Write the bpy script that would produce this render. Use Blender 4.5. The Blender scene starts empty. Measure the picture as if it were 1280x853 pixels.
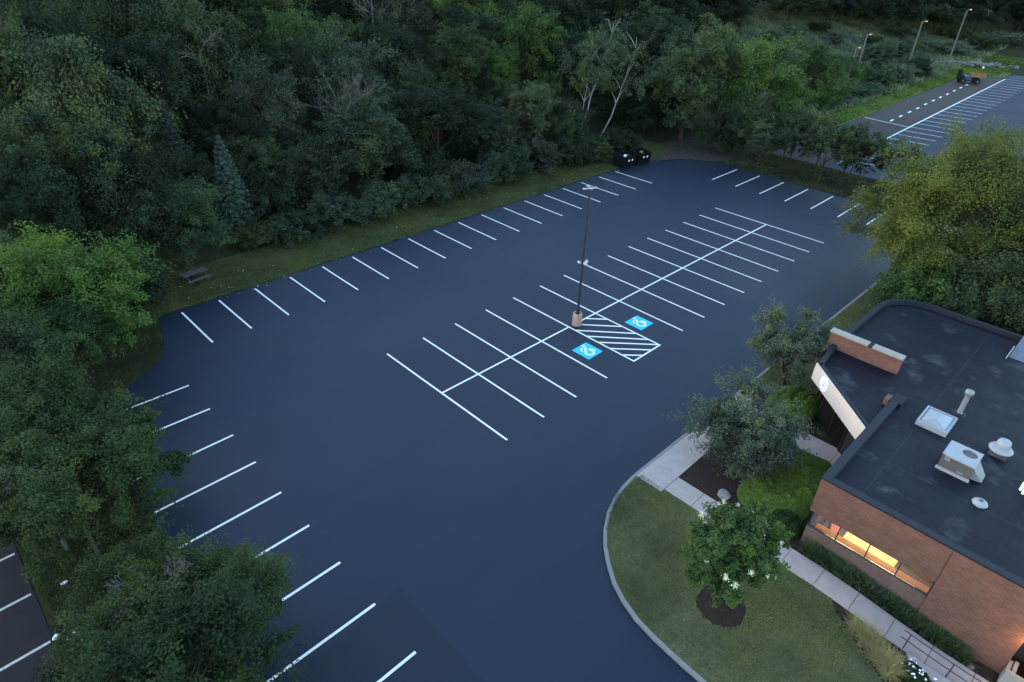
import bpy, bmesh, math, random
import numpy as np
from mathutils import Vector, Matrix

R_ = math.radians
C = bpy.context.scene.collection
S = bpy.context.scene
rnd = random.Random(7)

# ------------------------------------------------------------------ tags
def tag(o, label=None, cat=None, group=None, kind=None):
    if label: o['label'] = label
    if cat: o['category'] = cat
    if group: o['group'] = group
    if kind: o['kind'] = kind
    return o

def thing(name, label, cat, loc=(0, 0, 0), rz=0.0, group=None):
    o = bpy.data.objects.new(name, None)
    C.objects.link(o)
    o.location = loc
    o.rotation_euler = (0, 0, rz)
    o.empty_display_size = 0.2
    return tag(o, label, cat, group)

# ------------------------------------------------------------------ mesh builder (UVs in metres by box projection)
class MB:
    def __init__(s):
        s.v, s.f, s.m, s.sm = [], [], [], []
    def add(s, vs, fs, mi=0, smooth=False):
        b = len(s.v)
        s.v += [tuple(p) for p in vs]
        for f in fs:
            s.f.append([b + i for i in f]); s.m.append(mi); s.sm.append(smooth)
        return s
    def box(s, x0, x1, y0, y1, z0, z1, mi=0, M=None):
        vs = [(x0, y0, z0), (x1, y0, z0), (x1, y1, z0), (x0, y1, z0), (x0, y0, z1), (x1, y0, z1), (x1, y1, z1), (x0, y1, z1)]
        if M is not None: vs = [tuple(M @ Vector(p)) for p in vs]
        return s.add(vs, [(0, 3, 2, 1), (4, 5, 6, 7), (0, 1, 5, 4), (1, 2, 6, 5), (2, 3, 7, 6), (3, 0, 4, 7)], mi)
    def bar(s, p, q, w, h, mi=0, up=(0, 0, 1)):
        p, q = Vector(p), Vector(q); d = (q - p); L = d.length; d.normalize()
        u = Vector(up); r = d.cross(u)
        if r.length < 1e-4: r = d.cross(Vector((1, 0, 0)))
        r.normalize(); u = r.cross(d)
        vs = []
        for e in (p, q):
            for a, b in ((-1, -1), (1, -1), (1, 1), (-1, 1)):
                vs.append(e + r * a * w / 2 + u * b * h / 2)
        return s.add(vs, [(0, 1, 2, 3), (7, 6, 5, 4), (0, 4, 5, 1), (1, 5, 6, 2), (2, 6, 7, 3), (3, 7, 4, 0)], mi)
    def tube(s, pts, rad, n=8, mi=0, cap=True):
        pts = [Vector(p) for p in pts]
        if not hasattr(rad, '__len__'): rad = [rad] * len(pts)
        rings = []
        for i, p in enumerate(pts):
            d = (pts[min(i + 1, len(pts) - 1)] - pts[max(i - 1, 0)]).normalized()
            a = d.cross(Vector((0.31, 0.95, 0.05))); 
            if a.length < 1e-3: a = d.cross(Vector((1, 0, 0)))
            a.normalize(); b = d.cross(a)
            rings.append([p + (a * math.cos(2 * math.pi * k / n) + b * math.sin(2 * math.pi * k / n)) * rad[i] for k in range(n)])
        vs = [v for r in rings for v in r]
        fs = []
        for i in range(len(pts) - 1):
            for k in range(n):
                fs.append((i * n + k, i * n + (k + 1) % n, (i + 1) * n + (k + 1) % n, (i + 1) * n + k))
        s.add(vs, fs, mi, True)
        if cap:
            s.add(rings[0], [tuple(range(n))[::-1]], mi); s.add(rings[-1], [tuple(range(n))], mi)
        return s
    def lathe(s, prof, n=20, c=(0, 0, 0), mi=0, smooth=True):
        vs = []
        for r, z in prof:
            for k in range(n):
                a = 2 * math.pi * k / n
                vs.append((c[0] + r * math.cos(a), c[1] + r * math.sin(a), c[2] + z))
        fs = []
        for i in range(len(prof) - 1):
            for k in range(n):
                fs.append((i * n + k, i * n + (k + 1) % n, (i + 1) * n + (k + 1) % n, (i + 1) * n + k))
        s.add(vs, fs, mi, smooth)
        if prof[-1][0] > 1e-4: s.add(vs[-n:], [tuple(range(n))], mi)
        if prof[0][0] > 1e-4: s.add(vs[:n], [tuple(range(n))[::-1]], mi)
        return s
    def prism(s, poly, z0, z1, mi=0):
        n = len(poly)
        a = sum(poly[i][0] * poly[(i + 1) % n][1] - poly[(i + 1) % n][0] * poly[i][1] for i in range(n))
        if a < 0: poly = poly[::-1]
        vs = [(x, y, z0) for x, y in poly] + [(x, y, z1) for x, y in poly]
        fs = [tuple(range(n))[::-1], tuple(range(n, 2 * n))] + [(i, (i + 1) % n, n + (i + 1) % n, n + i) for i in range(n)]
        return s.add(vs, fs, mi)
    def sheet(s, poly, z, mi=0):
        n = len(poly)
        a = sum(poly[i][0] * poly[(i + 1) % n][1] - poly[(i + 1) % n][0] * poly[i][1] for i in range(n))
        if a < 0: poly = poly[::-1]
        return s.add([(x, y, z) for x, y in poly], [tuple(range(n))], mi)
    def line(s, a, b, w, z, mi=0):
        a, b = Vector(a), Vector(b); d = (b - a).normalized(); n = Vector((-d.y, d.x)) * w / 2
        return s.sheet([tuple(a - n), tuple(b - n), tuple(b + n), tuple(a + n)], z, mi)
    def build(s, name, mats, parent=None, bevel=0.0):
        me = bpy.data.meshes.new(name)
        me.from_pydata(s.v, [], s.f)
        if not isinstance(mats, (list, tuple)): mats = [mats]
        for m in mats: me.materials.append(m)
        me.polygons.foreach_set('material_index', s.m)
        me.polygons.foreach_set('use_smooth', s.sm)
        me.update()
        uv = me.uv_layers.new(name='UVMap')
        for p in me.polygons:
            nx, ny, nz = (abs(c) for c in p.normal)
            nn = p.normal
            for li in p.loop_indices:
                co = me.vertices[me.loops[li].vertex_index].co
                if nz > 0.7: q = (co.x, co.y)
                else:
                    t = Vector((-nn.y, nn.x)).normalized() if (nx + ny) > 1e-5 else Vector((1, 0))
                    q = (co.x * t.x + co.y * t.y, co.z)
                uv.data[li].uv = q
        o = bpy.data.objects.new(name, me)
        C.objects.link(o)
        if parent: o.parent = parent
        if bevel:
            b = o.modifiers.new('bevel', 'BEVEL'); b.width = bevel; b.segments = 2; b.limit_method = 'ANGLE'
        return o

def mesh_np(name, verts, quads, mat, attr=None, normals=False):
    me = bpy.data.meshes.new(name)
    n, m = len(verts), len(quads)
    k = quads.shape[1]
    me.vertices.add(n); me.vertices.foreach_set('co', verts.astype(np.float32).ravel())
    me.loops.add(m * k); me.loops.foreach_set('vertex_index', quads.astype(np.int32).ravel())
    me.polygons.add(m); me.polygons.foreach_set('loop_start', np.arange(0, m * k, k, dtype=np.int32))
    me.polygons.foreach_set('loop_total', np.full(m, k, dtype=np.int32))
    me.materials.append(mat)
    if attr is not None:
        a = me.attributes.new('var', 'FLOAT', 'FACE'); a.data.foreach_set('value', attr.astype(np.float32))
    me.update(calc_edges=True)
    return me

# ------------------------------------------------------------------ materials
def mat(name):
    m = bpy.data.materials.new(name); m.use_nodes = True
    nt = m.node_tree; nt.nodes.clear()
    out = nt.nodes.new('ShaderNodeOutputMaterial')
    b = nt.nodes.new('ShaderNodeBsdfPrincipled')
    nt.links.new(b.outputs[0], out.inputs[0])
    return m, nt, b

def noise(nt, vec, scale, detail=4, rough=0.55):
    n = nt.nodes.new('ShaderNodeTexNoise'); n.inputs['Scale'].default_value = scale
    n.inputs['Detail'].default_value = detail; n.inputs['Roughness'].default_value = rough
    if vec: nt.links.new(vec, n.inputs['Vector'])
    return n

def ramp(nt, fac, stops):
    r = nt.nodes.new('ShaderNodeValToRGB')
    e = r.color_ramp.elements
    while len(e) < len(stops): e.new(0.5)
    for i, (p, c) in enumerate(stops):
        e[i].position = p; e[i].color = (*c, 1) if len(c) == 3 else c
    nt.links.new(fac, r.inputs[0])
    return r

def coords(nt, kind='Object'):
    t = nt.nodes.new('ShaderNodeTexCoord'); return t.outputs[kind]

def plain(name, col, rough=0.6, var=0.25, scale=3.0, metal=0.0, bump=0.0, bscale=40, spec=0.5):
    m, nt, b = mat(name)
    co = coords(nt)
    n = noise(nt, co, scale, 6)
    r = ramp(nt, n.outputs[0], [(0.25, tuple(c * (1 - var) for c in col)), (0.75, tuple(min(1, c * (1 + var)) for c in col))])
    nt.links.new(r.outputs[0], b.inputs['Base Color'])
    b.inputs['Roughness'].default_value = rough; b.inputs['Metallic'].default_value = metal
    b.inputs['Specular IOR Level'].default_value = spec
    if bump:
        n2 = noise(nt, co, bscale, 3)
        bp = nt.nodes.new('ShaderNodeBump'); bp.inputs['Strength'].default_value = bump; bp.inputs['Distance'].default_value = 0.02
        nt.links.new(n2.outputs[0], bp.inputs['Height']); nt.links.new(bp.outputs[0], b.inputs['Normal'])
    return m

def asphalt(name, c0, c1, rough=0.6, spec=0.5):
    m, nt, b = mat(name)
    co = coords(nt)
    n1 = noise(nt, co, 0.12, 5, 0.6); n2 = noise(nt, co, 14, 4, 0.7)
    st = nt.nodes.new('ShaderNodeMapping'); st.inputs['Scale'].default_value = (0.05, 0.9, 1); nt.links.new(co, st.inputs[0])
    n3 = noise(nt, st.outputs[0], 1.0, 3, 0.5)
    mx = nt.nodes.new('ShaderNodeMath'); mx.operation = 'MULTIPLY_ADD'; mx.inputs[1].default_value = 0.45
    nt.links.new(n3.outputs[0], mx.inputs[0])
    m2 = nt.nodes.new('ShaderNodeMath'); m2.operation = 'MULTIPLY'; m2.inputs[1].default_value = 0.55
    nt.links.new(n1.outputs[0], m2.inputs[0]); nt.links.new(m2.outputs[0], mx.inputs[2])
    r = ramp(nt, mx.outputs[0], [(0.3, c0), (0.7, c1)])
    hs = nt.nodes.new('ShaderNodeMixRGB'); hs.blend_type = 'MULTIPLY'; hs.inputs[0].default_value = 0.6
    r2 = ramp(nt, n2.outputs[0], [(0.3, (0.7, 0.7, 0.7)), (0.7, (1.2, 1.2, 1.2))])
    nt.links.new(r.outputs[0], hs.inputs[1]); nt.links.new(r2.outputs[0], hs.inputs[2])
    nt.links.new(hs.outputs[0], b.inputs['Base Color'])
    rr = ramp(nt, n1.outputs[0], [(0.3, (rough - .06,) * 3), (0.7, (rough + .06,) * 3)])
    nt.links.new(rr.outputs[0], b.inputs['Roughness'])
    b.inputs['Specular IOR Level'].default_value = spec
    n4 = noise(nt, co, 60, 2)
    bp = nt.nodes.new('ShaderNodeBump'); bp.inputs['Strength'].default_value = 0.25; bp.inputs['Distance'].default_value = 0.01
    nt.links.new(n4.outputs[0], bp.inputs['Height']); nt.links.new(bp.outputs[0], b.inputs['Normal'])
    return m

def leaf_mat(name, trans=0.25, rough=0.6, tip=(1.5, 1.3, 0.8)):
    m, nt, b = mat(name)
    oi = nt.nodes.new('ShaderNodeObjectInfo')
    at = nt.nodes.new('ShaderNodeAttribute'); at.attribute_name = 'var'
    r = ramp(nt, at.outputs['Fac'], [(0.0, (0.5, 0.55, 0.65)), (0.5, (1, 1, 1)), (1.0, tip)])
    mx = nt.nodes.new('ShaderNodeMixRGB'); mx.blend_type = 'MULTIPLY'; mx.inputs[0].default_value = 1
    nt.links.new(oi.outputs['Color'], mx.inputs[1]); nt.links.new(r.outputs[0], mx.inputs[2])
    nt.links.new(mx.outputs[0], b.inputs['Base Color'])
    b.inputs['Roughness'].default_value = rough + .2; b.inputs['Specular IOR Level'].default_value = 0.08
    tr = nt.nodes.new('ShaderNodeBsdfTranslucent'); nt.links.new(mx.outputs[0], tr.inputs[0])
    ms = nt.nodes.new('ShaderNodeMixShader'); ms.inputs[0].default_value = trans
    out = nt.nodes['Material Output'] if 'Material Output' in nt.nodes else [n for n in nt.nodes if n.type == 'OUTPUT_MATERIAL'][0]
    nt.links.new(b.outputs[0], ms.inputs[1]); nt.links.new(tr.outputs[0], ms.inputs[2]); nt.links.new(ms.outputs[0], out.inputs[0])
    return m

def brick_mat(name, c1, c2, mortar):
    m, nt, b = mat(name)
    uv = coords(nt, 'UV')
    br = nt.nodes.new('ShaderNodeTexBrick')
    br.inputs['Scale'].default_value = 1.0
    br.inputs['Brick Width'].default_value = 0.203; br.inputs['Row Height'].default_value = 0.0677
    br.inputs['Mortar Size'].default_value = 0.006; br.inputs['Mortar Smooth'].default_value = 0.2
    br.inputs['Color1'].default_value = (*c1, 1); br.inputs['Color2'].default_value = (*c2, 1); br.inputs['Mortar'].default_value = (*mortar, 1)
    br.inputs['Bias'].default_value = -0.1
    nt.links.new(uv, br.inputs['Vector'])
    n = noise(nt, uv, 1.4, 5); r = ramp(nt, n.outputs[0], [(0.3, (0.8, 0.8, 0.8)), (0.75, (1.15, 1.12, 1.1))])
    mx = nt.nodes.new('ShaderNodeMixRGB'); mx.blend_type = 'MULTIPLY'; mx.inputs[0].default_value = 1
    nt.links.new(br.outputs['Color'], mx.inputs[1]); nt.links.new(r.outputs[0], mx.inputs[2])
    nt.links.new(mx.outputs[0], b.inputs['Base Color'])
    b.inputs['Roughness'].default_value = 0.85
    bp = nt.nodes.new('ShaderNodeBump'); bp.inputs['Strength'].default_value = 0.5; bp.inputs['Distance'].default_value = 0.008; bp.invert = True
    nt.links.new(br.outputs['Fac'], bp.inputs['Height']); nt.links.new(bp.outputs[0], b.inputs['Normal'])
    return m

def emit(name, col, s):
    m, nt, b = mat(name)
    b.inputs['Base Color'].default_value = (*col, 1)
    b.inputs['Emission Color'].default_value = (*col, 1); b.inputs['Emission Strength'].default_value = s
    return m

def glass(name, tint=(0.9, 0.95, 1.0), rough=0.02):
    m, nt, b = mat(name)
    g = nt.nodes.new('ShaderNodeBsdfGlossy'); g.inputs['Roughness'].default_value = rough
    t = nt.nodes.new('ShaderNodeBsdfTransparent'); t.inputs[0].default_value = (*tint, 1)
    f = nt.nodes.new('ShaderNodeFresnel'); f.inputs[0].default_value = 1.45
    ms = nt.nodes.new('ShaderNodeMixShader')
    out = [n for n in nt.nodes if n.type == 'OUTPUT_MATERIAL'][0]
    nt.links.new(f.outputs[0], ms.inputs[0]); nt.links.new(t.outputs[0], ms.inputs[1]); nt.links.new(g.outputs[0], ms.inputs[2])
    nt.links.new(ms.outputs[0], out.inputs[0])
    return m

def ground_mat():
    m, nt, b = mat('woodland_ground')
    co = coords(nt)
    n1 = noise(nt, co, 0.09, 6, 0.6); n2 = noise(nt, co, 1.7, 6, 0.65); n3 = noise(nt, co, 11, 4, 0.7)
    r1 = ramp(nt, n1.outputs[0], [(0.35, (0.020, 0.022, 0.014)), (0.5, (0.030, 0.036, 0.018)), (0.65, (0.042, 0.046, 0.026))])
    r2 = ramp(nt, n2.outputs[0], [(0.3, (0.55, 0.55, 0.55)), (0.7, (1.35, 1.3, 1.2))])
    r3 = ramp(nt, n3.outputs[0], [(0.3, (0.6, 0.6, 0.6)), (0.7, (1.3, 1.3, 1.3))])
    a = nt.nodes.new('ShaderNodeMixRGB'); a.blend_type = 'MULTIPLY'; a.inputs[0].default_value = 1
    c = nt.nodes.new('ShaderNodeMixRGB'); c.blend_type = 'MULTIPLY'; c.inputs[0].default_value = 1
    nt.links.new(r1.outputs[0], a.inputs[1]); nt.links.new(r2.outputs[0], a.inputs[2])
    nt.links.new(a.outputs[0], c.inputs[1]); nt.links.new(r3.outputs[0], c.inputs[2])
    nt.links.new(c.outputs[0], b.inputs['Base Color']); b.inputs['Roughness'].default_value = 0.95
    b.inputs['Specular IOR Level'].default_value = 0.1
    bp = nt.nodes.new('ShaderNodeBump'); bp.inputs['Strength'].default_value = 0.8; bp.inputs['Distance'].default_value = 0.12
    nt.links.new(n2.outputs[0], bp.inputs['Height']); nt.links.new(bp.outputs[0], b.inputs['Normal'])
    return m

def lawn_mat(name, c0, c1, c2):
    m, nt, b = mat(name)
    co = coords(nt)
    n1 = noise(nt, co, 0.35, 6, 0.65); n2 = noise(nt, co, 9, 5, 0.75)
    r1 = ramp(nt, n1.outputs[0], [(0.3, c0), (0.5, c1), (0.72, c2)])
    r2 = ramp(nt, n2.outputs[0], [(0.3, (0.55, 0.55, 0.55)), (0.7, (1.3, 1.3, 1.3))])
    a = nt.nodes.new('ShaderNodeMixRGB'); a.blend_type = 'MULTIPLY'; a.inputs[0].default_value = 1
    nt.links.new(r1.outputs[0], a.inputs[1]); nt.links.new(r2.outputs[0], a.inputs[2])
    nt.links.new(a.outputs[0], b.inputs['Base Color']); b.inputs['Roughness'].default_value = 0.95
    b.inputs['Specular IOR Level'].default_value = 0.1
    return m

M = {}
M['asphalt'] = asphalt('fresh_sealcoat', (0.0045, 0.0115, 0.029), (0.007, 0.0165, 0.039), 0.55, 0.35)
M['patch'] = asphalt('darker_sealcoat', (0.0055, 0.0115, 0.026), (0.008, 0.016, 0.034), 0.6, 0.32)
M['old_asphalt'] = asphalt('weathered_asphalt', (0.05, 0.042, 0.044), (0.075, 0.064, 0.066), 0.9, 0.15)
M['left_asphalt'] = asphalt('worn_asphalt', (0.012, 0.0125, 0.018), (0.02, 0.0205, 0.028), 0.85, 0.2)
M['paint'] = plain('white_line_paint', (0.78, 0.79, 0.78), 0.5, 0.12, 16)
M['paint_old'] = plain('worn_line_paint', (0.42, 0.42, 0.43), 0.7, 0.3, 9)
M['blue'] = plain('accessible_blue_paint', (0.004, 0.50, 0.95), 0.5, 0.04, 5)
M['concrete'] = plain('concrete', (0.37, 0.315, 0.31), 0.85, 0.12, 2.2, 0, 0.15, 60)
M['kerb'] = plain('kerb_concrete', (0.20, 0.195, 0.20), 0.85, 0.15, 3.0, 0, 0.15, 60)
M['base'] = plain('pole_base_concrete', (0.42, 0.27, 0.20), 0.85, 0.35, 5.0, 0, 0.25, 30)
M['ground'] = ground_mat()
M['lawn'] = lawn_mat('lawn_turf', (0.06, 0.068, 0.028), (0.10, 0.11, 0.05), (0.15, 0.155, 0.08))
M['verge'] = lawn_mat('verge_turf', (0.035, 0.042, 0.015), (0.055, 0.065, 0.022), (0.08, 0.085, 0.035))
M['fargrass'] = lawn_mat('far_turf', (0.07, 0.10, 0.02), (0.09, 0.135, 0.028), (0.11, 0.15, 0.035))
M['mulch'] = plain('bark_mulch', (0.035, 0.024, 0.022), 0.95, 0.5, 9, 0, 0.8, 25, 0.1)
M['litter'] = plain('leaf_litter', (0.055, 0.045, 0.042), 0.95, 0.45, 2, 0, 0.6, 12, 0.1)
M['bark'] = plain('bark', (0.06, 0.045, 0.035), 0.95, 0.4, 6, 0, 0.5, 20, 0.1)
M['palebark'] = plain('pale_bark', (0.27, 0.27, 0.25), 0.85, 0.4, 3, 0, 0.2, 20, 0.2)
M['greybark'] = plain('grey_bark', (0.10, 0.095, 0.09), 0.9, 0.3, 5, 0, 0.3, 20, 0.1)
M['twig'] = plain('bare_twigs', (0.125, 0.12, 0.115), 0.9, 0.25, 2, 0, 0, 20, 0.1)
M['leaf'] = leaf_mat('leaves')
M['needle'] = leaf_mat('needles', 0.08, 0.7, (1.25, 1.2, 1.15))
M['grass'] = leaf_mat('grass_blades', 0.2, 0.7)
M['brick'] = brick_mat('red_brick', (0.185, 0.074, 0.052), (0.125, 0.047, 0.036), (0.15, 0.115, 0.10))
M['brickdark'] = brick_mat('brown_brick', (0.15, 0.085, 0.075), (0.11, 0.06, 0.055), (0.15, 0.125, 0.115))
M['coping'] = plain('dark_metal_coping', (0.012, 0.015, 0.024), 0.6, 0.12, 2, 0, 0, 40, 0.3)
M['palecoping'] = plain('limestone_coping', (0.30, 0.275, 0.255), 0.85, 0.1, 4)
M['fascia'] = plain('white_fascia_panel', (0.60, 0.50, 0.46), 0.6, 0.04, 1.2)
M['signwhite'] = plain('white_sign_face', (0.85, 0.86, 0.87), 0.4, 0.01, 1)
M['signgrey'] = plain('grey_sign_mark', (0.30, 0.30, 0.33), 0.5, 0.05, 1)
M['darkglass'] = plain('dark_entrance_glass', (0.012, 0.010, 0.012), 0.08, 0.1, 1, 0, 0, 10, 0.6)
M['darkframe'] = plain('dark_bronze_frame', (0.025, 0.02, 0.02), 0.45, 0.1, 3)
M['glass'] = glass('window_glass')
M['metal'] = plain('galvanised_metal', (0.22, 0.235, 0.26), 0.45, 0.10, 2.5, 0.25)
M['whitemetal'] = plain('white_painted_metal', (0.29, 0.31, 0.35), 0.45, 0.06, 2.5)
M['greymetal'] = plain('grey_panel_metal', (0.09, 0.08, 0.085), 0.55, 0.15, 3)
M['bluegrey'] = plain('blue_grey_sheet', (0.10, 0.125, 0.18), 0.5, 0.15, 3)
M['skylight'] = plain('skylight_dome', (0.24, 0.28, 0.33), 0.25, 0.12, 1.5, 0, 0, 10, 0.7)
M['black'] = plain('black_plastic', (0.007, 0.0075, 0.009), 0.7, 0.2, 5, 0, 0, 10, 0.2)
M['blacksteel'] = plain('black_steel', (0.005, 0.0055, 0.007), 0.8, 0.3, 3, 0, 0, 10, 0.12)
M['pole'] = plain('dark_bronze_pole', (0.022, 0.020, 0.028), 0.5, 0.15, 3)
M['polewood'] = plain('grey_far_pole', (0.12, 0.115, 0.11), 0.8, 0.15, 3)
M['lamphead'] = plain('pale_lamp_head', (0.42, 0.43, 0.47), 0.4, 0.06, 3)
M['rail'] = plain('dark_railing_paint', (0.045, 0.03, 0.04), 0.5, 0.15, 4)
M['planks'] = plain('weathered_planks', (0.07, 0.062, 0.072), 0.85, 0.25, 6)
M['rust'] = plain('dull_yellow_brown_paint', (0.21, 0.12, 0.045), 0.8, 0.35, 4)
M['machblue'] = plain('dark_blue_paint', (0.035, 0.04, 0.10), 0.5, 0.1, 3)
M['litterw'] = plain('white_litter', (0.72, 0.80, 0.85), 0.6, 0.1, 9)
M['litterb'] = plain('pale_blue_litter', (0.42, 0.68, 0.82), 0.6, 0.1, 9)
M['rubble'] = plain('pale_rubble', (0.13, 0.125, 0.12), 0.9, 0.3, 6)
M['stone'] = plain('grey_stone', (0.20, 0.20, 0.21), 0.9, 0.25, 4, 0, 0.3, 15)
M['petal'] = plain('cream_blossom', (0.80, 0.80, 0.55), 0.8, 0.12, 12, 0, 0.3, 60)
M['wallwarm'] = plain('orange_interior_wall', (0.62, 0.30, 0.13), 0.8, 0.06, 2)
M['carpet'] = plain('grey_carpet', (0.13, 0.12, 0.125), 0.95, 0.2, 8)
M['desk'] = plain('honey_wood', (0.45, 0.22, 0.10), 0.5, 0.12, 4)
M['paper'] = plain('cream_tabletop', (0.85, 0.78, 0.45), 0.6, 0.05, 3)
M['chair'] = plain('salmon_fabric', (0.55, 0.22, 0.18), 0.9, 0.1, 6)
M['lampon'] = emit('lit_ceiling_panel', (1.0, 0.72, 0.35), 1.2)
M['warmglow'] = emit('lit_warm_lamp', (1.0, 0.55, 0.15), 0.45)
M['redglow'] = emit('lit_red_lamp', (1.0, 0.08, 0.03), 0.12)
M['leafflower'] = M['leaf']

def roof_mat():
    m, nt, b = mat('black_roof_membrane')
    co = coords(nt)
    n1 = noise(nt, co, 0.22, 6, 0.6); n2 = noise(nt, co, 0.55, 5, 0.6); n3 = noise(nt, co, 7, 5, 0.7)
    r1 = ramp(nt, n1.outputs[0], [(0.35, (0.004, 0.005, 0.012)), (0.6, (0.007, 0.0085, 0.018))])
    r2 = ramp(nt, n2.outputs[0], [(0.56, (0, 0, 0)), (0.66, (0.03, 0.032, 0.034)), (0.8, (0.09, 0.09, 0.092))])      # dried puddle silt
    r3 = ramp(nt, n3.outputs[0], [(0.3, (0.7,) * 3), (0.72, (1.3,) * 3)])
    a = nt.nodes.new('ShaderNodeMixRGB'); a.blend_type = 'ADD'; a.inputs[0].default_value = 1
    nt.links.new(r1.outputs[0], a.inputs[1]); nt.links.new(r2.outputs[0], a.inputs[2])
    c = nt.nodes.new('ShaderNodeMixRGB'); c.blend_type = 'MULTIPLY'; c.inputs[0].default_value = 1
    nt.links.new(a.outputs[0], c.inputs[1]); nt.links.new(r3.outputs[0], c.inputs[2])
    # membrane seams every 3.6 m
    br = nt.nodes.new('ShaderNodeTexBrick'); br.inputs['Scale'].default_value = 1
    br.inputs['Brick Width'].default_value = 9.0; br.inputs['Row Height'].default_value = 3.2; br.inputs['Mortar Size'].default_value = 0.045
    br.inputs['Mortar Smooth'].default_value = 0.5; br.offset = 0.0
    br.inputs['Color1'].default_value = br.inputs['Color2'].default_value = (0, 0, 0, 1); br.inputs['Mortar'].default_value = (0.008, 0.009, 0.013, 1)
    mp = nt.nodes.new('ShaderNodeMapping'); mp.inputs['Location'].default_value = (0.7, 1.1, 0); mp.inputs['Rotation'].default_value = (0, 0, R_(90))
    nt.links.new(co, mp.inputs[0]); nt.links.new(mp.outputs[0], br.inputs['Vector'])
    d = nt.nodes.new('ShaderNodeMixRGB'); d.blend_type = 'ADD'; d.inputs[0].default_value = 1
    nt.links.new(c.outputs[0], d.inputs[1]); nt.links.new(br.outputs['Color'], d.inputs[2])
    nt.links.new(d.outputs[0], b.inputs['Base Color'])
    rr = ramp(nt, n2.outputs[0], [(0.3, (0.45,) * 3), (0.8, (0.75,) * 3)]); nt.links.new(rr.outputs[0], b.inputs['Roughness'])
    b.inputs['Specular IOR Level'].default_value = 0.2
    return m
M['roof'] = roof_mat()

# ------------------------------------------------------------------ terrain
def sp(v, k): return k * np.log1p(np.exp(np.clip(v / k, -40, 40)))
def ss(a, b, v):
    t = np.clip((v - a) / (b - a), 0, 1); return t * t * (3 - 2 * t)
def gz(x, y):
    x = np.asarray(x, float); y = np.asarray(y, float)
    h = np.minimum(0.24 * sp(y - 25, 3.0), 45) + 0.14 * sp(x - 182, 8)
    h = h + 0.35 * (np.sin(x * .21) * np.sin(y * .17 + 1)) * ss(22, 34, y)
    h = h - 0.45 * ss(26, 32, -y) * ss(-1.5, 2.5, x) * ss(60, 50, -y)
    return h
def gzf(x, y): return float(gz(x, y))

def grid_sheet(name, xs, ys, zfun, m):
    X, Y = np.meshgrid(xs, ys); Z = zfun(X, Y)
    V = np.stack([X.ravel(), Y.ravel(), Z.ravel()], 1)
    nx, ny = len(xs), len(ys)
    i = (np.arange(ny - 1)[:, None] * nx + np.arange(nx - 1)[None]).ravel()
    Q = np.stack([i, i + 1, i + nx + 1, i + nx], 1)
    me = mesh_np(name, V, Q, m)
    me.polygons.foreach_set('use_smooth', [True] * len(me.polygons))
    o = bpy.data.objects.new(name, me); C.objects.link(o); return o

xs = np.concatenate([np.linspace(-600, -60, 20), np.linspace(-56, 200, 129), np.linspace(210, 1500, 40)])
ys = np.concatenate([np.linspace(-600, -70, 16), np.linspace(-66, 140, 104), np.linspace(145, 1200, 40)])
g = grid_sheet('ground', xs, ys, lambda x, y: gz(x, y) - 0.03, M['ground']); tag(g, kind='structure')

# ------------------------------------------------------------------ main parking lot
KERB = [(52.6, -17.2), (40, -17.2), (30, -17.2), (20, -17.2), (10, -17.2), (5, -17.2), (2.7, -17.22), (1.75, -17.32), (0.8, -17.55), (-0.15, -17.9), (-1.0, -18.4),
        (-1.75, -19.0), (-2.4, -19.7), (-3.0, -20.5), (-3.4, -21.3), (-3.7, -22.2), (-3.85, -23.2), (-3.95, -24.5), (-4.0, -26), (-4.0, -33), (-4.0, -48)]
lot_poly = [(-8.9, 13.95), (41.5, 13.85), (46.5, 13.0), (50.3, 11.0), (52.4, 8.2), (52.8, 5)] + KERB + [(-15.6, -48), (-15.6, 5.0), (-13.6, 6.5), (-11.9, 7.7), (-10.7, 8.6), (-10.0, 9.8), (-9.4, 12)]
mb = MB(); mb.prism(lot_poly, -0.12, 0.0)
lot = mb.build('parking_lot', M['asphalt']); tag(lot, kind='structure')
mb = MB(); mb.sheet([(-9.6, -14.55), (-9.75, -22), (-9.9, -48), (-15.5, -48), (-15.5, -14.9), (-12, -14.85)], 0.004)
mb.build('dark_patch', M['patch'], lot)
W = 0.122
XL = [0.0, 2.85, 5.6, 8.45, 11.17, 14.01, 16.73, 19.47, 22.24, 25.08, 27.83, 30.6, 33.5, 36.3, 39.2]
XF = [-7.53, -4.93, -2.25, .55, 3.31, 6.04, 8.84, 11.63, 14.46, 17.27, 20.12, 22.98, 25.86, 28.65, 31.52, 34.45, 37.4, 40.3]
def stall_line(a, b, w=W, z=0.005, name='stall_line', par=None, m='paint'):
    q = MB(); q.line(a, b, w, z); return q.build(name, M[m], par or lot)
for x in XL: stall_line((x, 0), (x, -11.0))
for x in XF: stall_line((x, 13.45), (x, 8.4))
for y in (4.85, 1.95, -1.0, -3.7, -6.45, -9.15, -11.85, -14.55, -17.3, -20.1): stall_line((-15.45, y + (0.06 if y > 0 else -0.06)), (-10.45 - max(0, -y) * 0.022, y), z=0.009)
for y in (4.85, 2.0, -.85, -3.65, -6.4, -9.15, -11.85): stall_line((46.6, y), (52.1, y + .05))
stall_line((0, -5.48), (11.17, -5.48), name='centre_line', z=0.009)
stall_line((12.35, -5.48), (39.2, -5.48), name='centre_line', z=0.009)
hz = MB(); hz.line((11.11, -11.0), (14.07, -11.0), W, 0.009)
for a, b in (((12.9, -5.5), (14.0, -6.6)), ((12.05, -5.85), (14, -7.9)), ((11.2, -6.1), (14, -9.1)), ((11.2, -7.1), (14, -10.1)), ((11.2, -8.1), (14, -10.95)), ((11.2, -9.1), (13.1, -11)), ((11.2, -10.1), (12.15, -11))):
    hz.line(a, b, 0.14, 0.013)
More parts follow.
